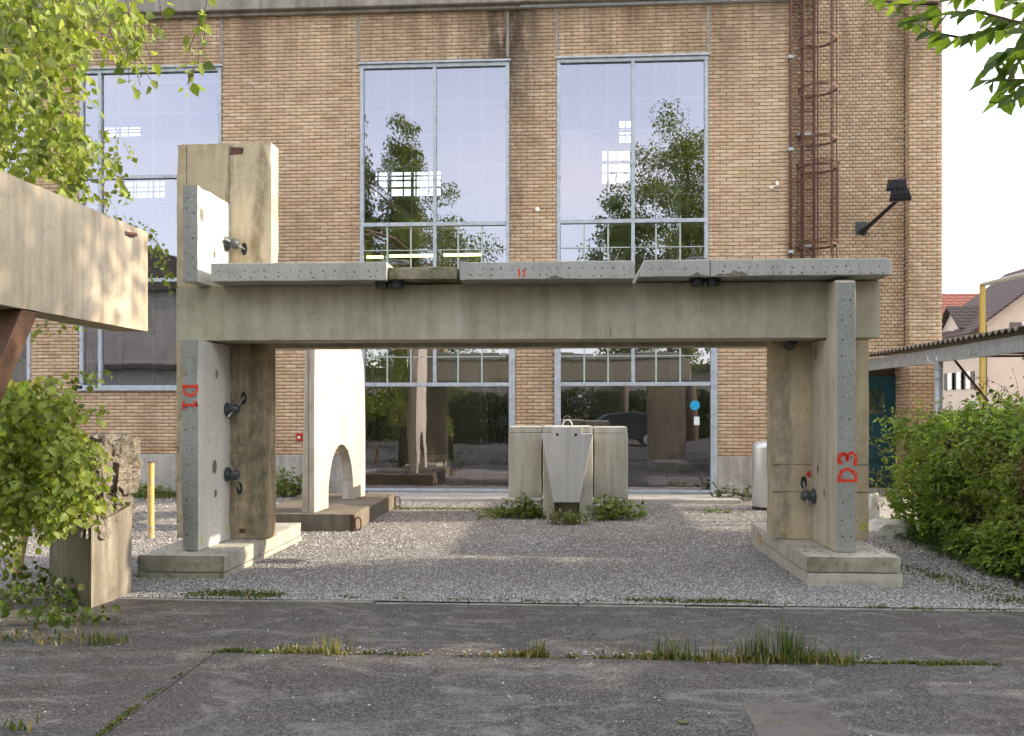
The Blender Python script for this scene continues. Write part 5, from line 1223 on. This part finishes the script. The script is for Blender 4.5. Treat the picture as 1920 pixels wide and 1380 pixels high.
for q in (((.3, -.1, 5), (1.4, -.6, 6.7), (2.7, -1.2, 7.2), (3.5, -1.6, 6.7)), ((.25, -.1, 6), (1.6, -1.2, 7.6), (3.0, -3., 7.4), (4.4, -4.6, 6.4)), ((.2, -.2, 7), (1.2, .2, 8.3), (2.6, .1, 8.5), (3.6, -.3, 7.7))):
    MB().tube([bt + Vector(p) for p in q], [.075, .055, .035, .015], 8).build('limb', M['bark'], tk, smooth=True)
finish_foliage(birch, lv, M['leaf'])
# lower birch growth in front of the pillar
sb_ = gp(-120, 1090); bush = thing('birch_shrub', 'bright young birch growth crowding round the broken pillar', 'shrub', (sb_.x, sb_.y, 0))
lv, tw = Leaves(), MB()
side = lambda: (random.gauss(.5, .4), random.gauss(-.2, .4), random.gauss(-.35, .4))
fill(lv, tw, [(-60, 715), (80, 700), (115, 735), (130, 800), (155, 850), (180, 890), (165, 920), (120, 965), (-60, 985)], 560, 7.1, 7.75, .12, .35, .085, (.26, .335, .075), side)
fill(lv, tw, [(-60, 720), (60, 705), (110, 790), (130, 920), (-60, 985)], 180, 7.7, 8.8, .12, .35, .085, (.23, .27, .06), side)
for x0, y0, d, L in ((90, 705, 7.6, .35), (120, 700, 7.6, .42), (150, 700, 7.6, .3), (140, 770, 7.4, .35), (150, 775, 7.4, .3), (160, 860, 7.3, .25), (100, 720, 7.6, .4)): strand(lv, tw, atd(x0, y0, d), (1, -.1, .12), L, .066, BG, .035, .6)
fill(lv, tw, [(-20, 985), (30, 975), (45, 1010), (0, 1040)], 10, 7.3, 8.0, .1, .3, .065, (.14, .19, .04))
tw.build('twig', M['twig'], bush, kind='stuff')
for q in (((0, 0, 0), (.3, -.1, .6), (.6, -.1, 1.2), (1.1, -.15, 1.6)), ((.1, 0, 0), (.2, .3, .8), (.5, .4, 1.5)), ((-.1, 0, 0), (-.1, .1, .9), (.2, .2, 1.8))):
    MB().tube([Vector((sb_.x, sb_.y, 0)) + Vector(p) for p in q], [.03, .022, .016, .008][:len(q)], 6).build('stem', M['bark'], bush)
finish_foliage(bush, lv, M['leaf'])
# low sprays on the asphalt
g0 = gp(60, 1130); low = thing('fallen_branch', 'leafy green branch trailing on the asphalt at the lower left', 'branch', (g0.x, g0.y, 0))
lv, tw = Leaves(), MB(); flatd = lambda: (random.gauss(.6, .5), random.gauss(-.4, .4), random.gauss(.05, .12))
def ground_fill(poly, n, z0, z1, L, size, cols):
    xs, ys = [p[0] for p in poly], [p[1] for p in poly]; c = 0
    while c < n:
        x, y = random.uniform(min(xs), max(xs)), random.uniform(min(ys), max(ys))
        if not inpoly(x, y, poly): continue
        z = random.uniform(z0, z1); strand(lv, tw, gp(x, y, z), flatd(), L * random.uniform(.6, 1.4), size, cols, .04, .4); c += 1
ground_fill([(-40, 1070), (110, 1055), (135, 1095), (95, 1130), (130, 1145), (150, 1165), (60, 1150), (-40, 1150)], 60, .05, .32, .2, .075, (.07, .11, .03))
ground_fill([(90, 1120), (160, 1140), (180, 1165), (140, 1168), (90, 1140)], 16, .03, .14, .2, .075, (.07, .11, .03))
for l in (lv.P,):
    for a in l: a[:, 2] = np.maximum(a[:, 2], .02)
tw.build('twig', M['twig'], low, kind='stuff'); finish_foliage(low, lv, M['leaf'])
# hornbeam branch hanging in at the upper right
hb = Vector((4.2, 1.6, 0)); hor = thing('hornbeam_tree', 'dark green hornbeam branch reaching in at the upper right corner', 'tree', hb)
lv, tw = Leaves(), MB()
def spray_branch(pts, d, size, n, cols):
    P3 = [atd(px, py, d + .1 * i) for i, (px, py) in enumerate(pts)]; tw.tube(P3, [.009 - .006 * i / (len(P3) - 1) for i in range(len(P3))], 5)
    for k in range(n):
        f = (k + .5) / n * (len(P3) - 1); i = int(f); p = P3[i].lerp(P3[min(i + 1, len(P3) - 1)], f - i); dd = (P3[min(i + 1, len(P3) - 1)] - P3[i]).normalized(); s_ = 1 if k % 2 else -1
        sd = Vector((0, 0, 1)).cross(dd).normalized(); A = np.array([dd * .65 + sd * s_ * random.uniform(.3, .9) + Vector((0, 0, -.45 + random.gauss(0, .25)))])
        lv.add(np.array([p]), A, np.array([[random.gauss(0, .4), -.6 + random.gauss(0, .4), .8]]), np.array([size * random.uniform(.75, 1.15)]), np.array([random.uniform(.72, .9)]), leaf_cols(1, cols))
HC_ = (.11, .175, .04)
for pts, d, n in (([(1990, 55), (1900, 40), (1830, 20), (1760, 28), (1705, 40)], 3.5, 20), ([(1905, 42), (1850, 60), (1800, 70), (1745, 60), (1690, 22)], 3.6, 18), ([(1990, 60), (1930, 80), (1880, 100), (1860, 130)], 3.3, 12), ([(1990, 20), (1900, 5), (1840, -20), (1790, 0)], 3.5, 14),
                  ([(1990, 90), (1930, 100), (1900, 125), (1885, 165)], 3.4, 12), ([(1995, 130), (1950, 150), (1900, 150), (1850, 150)], 3.3, 12), ([(1990, 150), (1930, 160), (1895, 180), (1875, 190)], 3.3, 9), ([(1990, 40), (1945, 20), (1910, -10)], 3.2, 10), ([(1760, 5), (1700, 8), (1650, 0), (1632, -15)], 3.8, 10), ([(1990, 80), (1960, 60), (1915, 60)], 3.1, 10)):
    spray_branch(pts, d, .088, int(n * 1.35), HC_)
tw.build('twig', M['twig'], hor, kind='stuff')
tko = MB().tube([hb, hb + Vector((0, 0, 2)), hb + Vector((-.1, .2, 4.5)), hb + Vector((.2, .2, 8))], [.22, .18, .13, .06], 12).build('trunk', M['bark'], hor, smooth=True)
e0 = atd(1990, 55, 3.5); MB().tube([hb + Vector((-.05, .1, 2.6)), hb + Vector((-.8, .7, 3.1)), e0], [.06, .035, .010], 8).build('limb', M['bark'], tko, smooth=True)
finish_foliage(hor, lv, M['leaf'])

# hedge on the right
hd = thing('hedge', 'dense green hedge along the right side of the gravel', 'hedge', (5.4, 10.8, 0))
lv, tw = Leaves(), MB()
def hedge_top(y): return 1.86 - .06 * (y - 9) + .06 * math.sin(y * 3.1) + .05 * math.sin(y * 7.3)
def hface(y, z): return 4.72 + .10 * math.sin(y * 2.3 + z * 3) + .08 * math.sin(z * 6 + y) + .22 * max(0., z / 1.8 - .75) + .10 * max(0, .3 - z)
n = 15500; Y = rng.uniform(7.9, 13.3, n); top_ = np.array([hedge_top(y) for y in Y]); Zr = rng.random(n) ** .9 * top_
Xs = np.array([hface(y, z) for y, z in zip(Y, Zr)]) + np.abs(rng.normal(0, .13, n)) - .04
ontop = rng.random(n) < .22; Xs = np.where(ontop, 4.95 + 1.4 * rng.random(n), Xs); Zr = np.where(ontop, top_ - np.abs(rng.normal(0, .09, n)) + .05, Zr)
endf = rng.random(n) < .10; Y = np.where(endf & ~ontop, 13.3 + rng.normal(0, .1, n), Y); Xs = np.where(endf & ~ontop, 4.7 + 1.5 * rng.random(n), Xs)
clump = np.array([mnoise.noise(Vector((x * 2.6, y * 2.6, z * 3.2))) for x, y, z in zip(Xs, Y, Zr)]); keep = clump > -.14
dead = ((Y - 9.25) / .35) ** 2 + ((Zr - 1.05) / .30) ** 2 < 1; keep &= ~(dead & (rng.random(n) < .93))
P = np.stack([Xs - .22 * clump, Y, Zr + .10 * clump], 1)[keep]; n = len(P)
A = np.stack([rng.normal(-.7, .5, n), rng.normal(-.15, .5, n), rng.normal(-.15, .5, n)], 1); N = rng.normal(0, .45, (n, 3)) + np.array([-.35, -.25, .9])
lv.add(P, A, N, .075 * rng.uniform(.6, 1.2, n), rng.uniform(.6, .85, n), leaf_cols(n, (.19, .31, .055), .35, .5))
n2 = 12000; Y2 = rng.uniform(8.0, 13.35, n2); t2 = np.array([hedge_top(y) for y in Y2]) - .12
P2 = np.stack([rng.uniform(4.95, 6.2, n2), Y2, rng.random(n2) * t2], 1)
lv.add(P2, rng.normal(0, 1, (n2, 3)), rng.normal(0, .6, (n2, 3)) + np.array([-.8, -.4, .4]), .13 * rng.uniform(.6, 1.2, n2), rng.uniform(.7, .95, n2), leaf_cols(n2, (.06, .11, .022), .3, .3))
random.seed(5)
for k in range(150):
    y = random.uniform(8.5, 13.5); z = random.uniform(.5, 1.7); strand(lv, tw, (hface(y, z) - .02, y, z), (-.6, random.gauss(.3, .5), random.gauss(.35, .3)), random.uniform(.15, .5), .055, (.19, .24, .05), .05, .5, .7)
for k in range(130):
    y = random.uniform(8.5, 13.3); strand(lv, tw, (random.uniform(4.8, 5.8), y, hedge_top(y) - .05), (random.gauss(-.2, .4), random.gauss(0, .4), 1), random.uniform(.1, .36), .055, (.21, .27, .05), .045, .8, .7)
for x0, y0, d in ((1900, 700, 9.6), (1880, 705, 9.6), (1860, 740, 9.6), (1915, 720, 9.6), (1895, 740, 9.6), (1845, 740, 10)): strand(lv, tw, atd(x0, y0 + 40, d), (random.gauss(-.2, .4), 0, 1), .42, .06, (.05, .08, .02), .05, .3, .7)
tw.build('shoot', M['stalk'], hd, kind='stuff')
dr_ = MB()
for k in range(260):
    y = 9.25 + random.gauss(0, .22); z = 1.05 + random.gauss(0, .2); p = Vector((hface(y, z) + random.uniform(.02, .2), y, z)); d = Vector((random.gauss(-.1, .3), random.gauss(0, .8), random.gauss(0, .8))).normalized()
    dr_.tube([p - d * .12, p + Vector((random.gauss(0, .02), 0, -.02)), p + d * .14], .0028, 3, cap=False)
dr_.build('dry_twig', M['stalk'], hd, kind='stuff')
# dark woody core of stems
for k in range(90):
    y = random.uniform(8.2, 13.2); x = random.uniform(5.0, 5.9); MB().tube([(x, y, 0), (x + random.gauss(0, .1), y + random.gauss(0, .15), .8), (x + random.gauss(-.05, .2), y + random.gauss(0, .3), 1.6)], [.016, .011, .005], 4).build('stem', M['bark'], hd)
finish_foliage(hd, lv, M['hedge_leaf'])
# creeping cover at the hedge foot
cov = Leaves(); n = 2600; Y = rng.uniform(8.4, 13., n); X = 4.72 - np.abs(rng.normal(0, .16, n)) + .12; Zc = np.abs(rng.normal(.04, .07, n)) + .015
cov.add(np.stack([X, Y, Zc], 1), rng.normal(0, 1, (n, 3)) * [1, 1, .3], rng.normal(0, .3, (n, 3)) + [0, 0, 1], .05 * rng.uniform(.6, 1.3, n), rng.uniform(.7, .95, n), leaf_cols(n, (.05, .09, .02)))
P, A, N, S, Wd, C = cov.cat(); V, F = leaf_mesh_arrays(P, A, N, S, Wd); tag(link('ground_cover', mesh_np('ground_cover', V, F, M['hedge_leaf'], np.repeat(C, 6, axis=0))), 'low leafy ground cover at the hedge foot', None, None, 'stuff')

# weeds by the trough, the step and the plinth
def weed(px, py, rx, h, n, size, label, cols=(.14, .21, .045)):
    g = gp(px, py); r = thing('weed_clump', label, 'weed', g, 'weed clumps along the building'); lv, tw = Leaves(), MB()
    k = max(5, n // 14)
    for i in range(k):
        b = g + Vector((random.gauss(0, rx), random.gauss(0, .10), 0)); t_ = b + Vector((random.gauss(0, .06), random.gauss(0, .05), h * random.uniform(.35, 1.1))); tw.tube([b, t_], .004, 3, cap=False)
        m_ = max(3, n // k); f = rng.uniform(.1, 1., m_)[:, None]; P = np.array(b)[None] * (1 - f) + np.array(t_)[None] * f + rng.normal(0, .03, (m_, 3)) * [1, 1, .5]; P[:, 2] = np.maximum(P[:, 2], .02)
        lv.add(P, rng.normal(0, 1, (m_, 3)) * [1, 1, .4] + [0, -.2, .15], rng.normal(0, .4, (m_, 3)) + [0, -.3, 1], size * rng.uniform(.6, 1.2, m_), rng.uniform(.55, .9, m_), leaf_cols(m_, cols))
    tw.build('stem', M['stalk'], r, kind='stuff'); finish_foliage(r, lv, M['hedge_leaf'], 25)
weed(985, 971, .18, .34, 340, .10, 'dark green weeds left of the trough'); weed(940, 971, .22, .16, 300, .07, 'low light green weeds at the far left of the trough', (.17, .24, .05))
weed(1148, 975, .20, .36, 420, .09, 'tall leafy weeds right of the trough', (.16, .23, .05)); weed(1185, 973, .12, .36, 160, .08, 'wispy weeds at the right block of the trough', (.17, .23, .05))
weed(1062, 983, .17, .24, 300, .07, 'weeds growing round the trough pedestal', (.14, .19, .04)); weed(548, 932, .30, .55, 520, .11, 'green nettles against the plinth left of the arch'); weed(625, 926, .14, .36, 180, .10, 'green nettles seen through the arch opening')
weed(1380, 940, .18, .30, 140, .10, 'thistly weed at the plinth left of the steel bin', (.06, .10, .03)); weed(1330, 962, .3, .06, 120, .05, 'flat weeds at the right end of the step'); weed(300, 930, .45, .28, 420, .08, 'green weeds at the plinth behind the yellow bollard')
g = gp(1292, 1356, .012); o = link('fallen_leaf', mesh_np('fallen_leaf', LEAF_V * np.array([.06, .075, .05]), LEAF_F, M['leaf'], np.array([[.20, .26, .10]] * 6))); o.location = g; o.rotation_euler = (0, 0, 1.2); tag(o, 'single pale green leaf lying on the near asphalt', 'leaf')

# ------------------------------------------------------------------ trees out of frame: they shade the yard and stand in the window reflections
def round_tree(name, label, base, h, cr, ch, nleaf, size, cols, group, clumps=46, thin=1., lean=(0, 0)):
    b = Vector(base); r = thing(name, label, 'tree', b, group); lv = Leaves()
    top = b + Vector((lean[0], lean[1], h)); cc_ = b + Vector((lean[0], lean[1], h - ch / 2))
    tko = MB().tube([b - Vector((0, 0, .1)), b.lerp(cc_, .5), cc_, top - Vector((0, 0, ch * .12))], [.045 * h * .5, .035 * h * .5, .022 * h * .5, .02], 10).build('trunk', M['bark'], r, smooth=True)
    per = nleaf // clumps
    for k in range(clumps):
        th = random.uniform(0, 6.28); ph = random.uniform(-1, 1); rad = random.random() ** .45; q = math.sqrt(1 - ph * ph) * (1 - .25 * max(0, ph))
        c = cc_ + Vector((cr * rad * q * math.cos(th), cr * rad * q * math.sin(th), ch / 2 * rad * ph)); s_ = max(.55, min(cr * .30, .85)) * random.uniform(.7, 1.3)
        if k % 3 == 0: MB().tube([b.lerp(cc_, random.uniform(.5, 1.)), c], [.05, .012], 5).build('limb', M['bark'], tko)
        P = np.array(c)[None] + unit(rng.normal(0, 1, (per, 3))) * (rng.random((per, 1)) ** .45) * s_ * [1.15, 1.15, .85]
        lv.add(P, rng.normal(0, 1, (per, 3)) + [0, 0, -.4], rng.normal(0, .6, (per, 3)) + [0, 0, .6], size * rng.uniform(.6, 1.2, per), rng.uniform(.7, 1., per), leaf_cols(per, cols))
    P, A, N, S, Wd, C = lv.cat(); V, F = leaf_mesh_arrays(P - np.array(b), A, N, S, Wd); o = link('crown', mesh_np('crown', V, F, M['leaf'], np.repeat(C, 6, axis=0)), r); o['kind'] = 'stuff'; return r
G2 = (.16, .215, .05); gr = 'trees behind the photographer'
random.seed(21)
round_tree('maple_tree', 'broad maple mirrored in the right tall window', (6.4, -10.5, 0), 18.2, 4.3, 15.5, 46000, .15, G2, gr, 170)
round_tree('maple_tree', 'lower maple mirrored at the left of the right tall window', (2.9, -9.5, 0), 13.0, 2.3, 11.0, 18000, .15, G2, gr, 70)
round_tree('poplar_tree', 'slim tree mirrored in the left half of the left tall window', (-8.7, -10, 0), 17.6, 1.1, 13, 18000, .15, G2, gr, 110)
round_tree('poplar_tree', 'slim tree mirrored at the left edge of the left tall window', (-10.9, -10, 0), 17.2, 1.0, 13, 15000, .15, G2, gr, 100)
round_tree('birch_tree', 'broad birch mirrored low in the left tall window', (-6.6, -9, 0), 13.2, 3.3, 12.2, 32000, .15, (.17, .22, .05), gr, 120)
round_tree('birch_tree', 'low birch mirrored in the left ground floor pane', (-9.6, -3.5, 0), 8.5, 2.6, 7.6, 12000, .17, (.17, .22, .05), gr, 46)
gs = 'trees along the right of the yard'
round_tree('lime_tree', 'first lime tree shading the yard from the right', (9.6, 3.0, 0), 6.6, 2.4, 5.0, 7000, .20, G2, gs, 46)
round_tree('lime_tree', 'second lime tree shading the yard from the right', (10.2, 6.6, 0), 6.1, 2.3, 4.6, 7000, .20, G2, gs, 46)
round_tree('lime_tree', 'third lime tree shading the yard from the right', (10.0, 10.0, 0), 5.7, 2.2, 4.4, 6500, .20, G2, gs, 44)
round_tree('lime_tree', 'fourth lime tree shading the near asphalt', (8.6, -.8, 0), 8.0, 2.6, 6.4, 7500, .20, G2, gs, 46)
round_tree('lime_tree', 'tall thin lime tree dappling the cantilever beam', (10.4, 8.6, 0), 9.6, 1.9, 2.3, 2000, .20, G2, gs, 30)
round_tree('garden_tree', 'green garden tree peeping out beside the brick corner', (X_(1778, 72), 72, 0), 9.6, 2.0, 6, 1500, .4, G2, None, 20)
hh = thing('street_hedge', 'long clipped hedge across the yard behind the photographer', 'hedge', (0, -13, 0)); hl = Leaves(); n = 26000
P = np.stack([rng.uniform(-20, 16, n), -13 + rng.normal(0, .35, n), rng.random(n) * 2.6], 1); hl.add(P, rng.normal(0, 1, (n, 3)), rng.normal(0, .5, (n, 3)) + [0, .8, .5], .24 * rng.uniform(.6, 1.2, n), rng.uniform(.7, 1, n), leaf_cols(n, (.05, .08, .02)))
P, A, N, S, Wd, C = hl.cat(); V, F = leaf_mesh_arrays(P - np.array([0, -13, 0]), A, N, S, Wd); o = link('foliage', mesh_np('foliage', V, F, M['hedge_leaf'], np.repeat(C, 6, axis=0)), hh); o['kind'] = 'stuff'

ob_ = thing('added_garage_row', 'long low grey garage building added behind the photographer to block the bright horizon', 'building', (0, -20, 0))  # unseen building, added to block the bright horizon in the window reflections
box('wall', M['plinth'], ob_, -30, 25, -24, -20, 0, 4.2); box('roof', M['darktile'], ob_, -30.4, 25.4, -24.4, -19.6, 4.2, 4.5)
for i in range(9): box('garage_door', M['shutter'], ob_, -26 + i * 5.6, -22.5 + i * 5.6, -20, -19.95, 0, 2.6)

hl_ = thing('gabled_hall', 'tall dark gabled hall mirrored in the far left windows', 'building', (-30, -22, 0))
box('wall', M['plinth'], hl_, -56, -19, -34, -22, 0, 9.6); MB().prism([(-56.6, 9.6), (-18.4, 9.6), (-37, 15.5)], -34.5, -21.5, 'y').build('roof', M['darktile'], hl_)

def car(cx, cy, col, label):
    t = NT('car_paint'); p = t.pbr(col, .25, spec=.6); p.inputs['Coat Weight'].default_value = .8; r = thing('parked_car', label, 'car', (cx, cy, 0))
    prof = [(-2.15, .30), (-2.2, .62), (-2.05, .86), (-1.25, .98), (-.55, 1.42), (.55, 1.47), (1.35, 1.40), (1.95, .98), (2.15, .90), (2.18, .45), (2.1, .30), (1.65, .30), (1.6, .5), (1.3, .62), (1.0, .5), (.95, .28), (-.95, .28), (-1.0, .5), (-1.3, .62), (-1.6, .5), (-1.65, .30)]
    b = MB().prism([(cx + a, z) for a, z in prof][::-1], cy - .86, cy + .86, 'y').build('body', t.mat, r, bevel=.05)
    for sy in (-1, 1):
        for q in ([(-1.0, 1.0), (-.5, 1.36), (.05, 1.40), (.05, 1.0)], [(.12, 1.0), (.12, 1.40), (1.2, 1.34), (1.6, 1.0)]):
            y = cy + sy * .862; MB().add([(cx + a, y, z) for a, z in q], [(0, 1, 2, 3)]).build('side_window', M['black'], b)
        for wx in (-1.3, 1.3):
            w_ = MB().tube([(cx + wx, cy + sy * .66, .32), (cx + wx, cy + sy * .87, .32)], .32, 24).build('wheel', M['black'], r); MB().tube([(cx + wx, cy + sy * .871, .32), (cx + wx, cy + sy * .885, .32)], .2, 16).build('rim', M['steel'], w_)
    MB().add([(cx - 1.2, cy - .75, 1.02), (cx - 1.2, cy + .75, 1.02), (cx - .58, cy + .68, 1.43), (cx - .58, cy - .68, 1.43)], [(0, 1, 2, 3)]).build('windscreen', M['black'], b)
car(2.3, -4.5, (.03, .035, .045), 'dark car parked behind the photographer, mirrored in the right ground floor pane')

lt_ = Leaves(); n = 420; k = n // 3
P = np.concatenate([np.stack([4.5 - np.abs(rng.normal(0, .5, k)), rng.uniform(7.2, 12.5, k), np.full(k, .02)], 1), np.stack([rng.uniform(-5.2, -3.2, k), rng.uniform(5.2, 8.0, k), np.full(k, .012)], 1), np.stack([rng.uniform(-4, 4.5, n - 2 * k), rng.uniform(5, 12, n - 2 * k), np.full(n - 2 * k, .022)], 1)])
lt_.add(P, rng.normal(0, 1, (n, 3)) * [1, 1, .08], rng.normal(0, .15, (n, 3)) + [0, 0, 1], .035 * rng.uniform(.4, 1.2, n), rng.uniform(.5, .9, n), leaf_cols(n, (.20, .13, .055), .5, .3))
P, A, N, S, Wd, C = lt_.cat(); V, F = leaf_mesh_arrays(P, A, N, S, Wd); tag(link('leaf_litter', mesh_np('leaf_litter', V, F, M['leaf'], np.repeat(C, 6, axis=0))), 'dry leaf litter scattered on the ground', None, None, 'stuff')
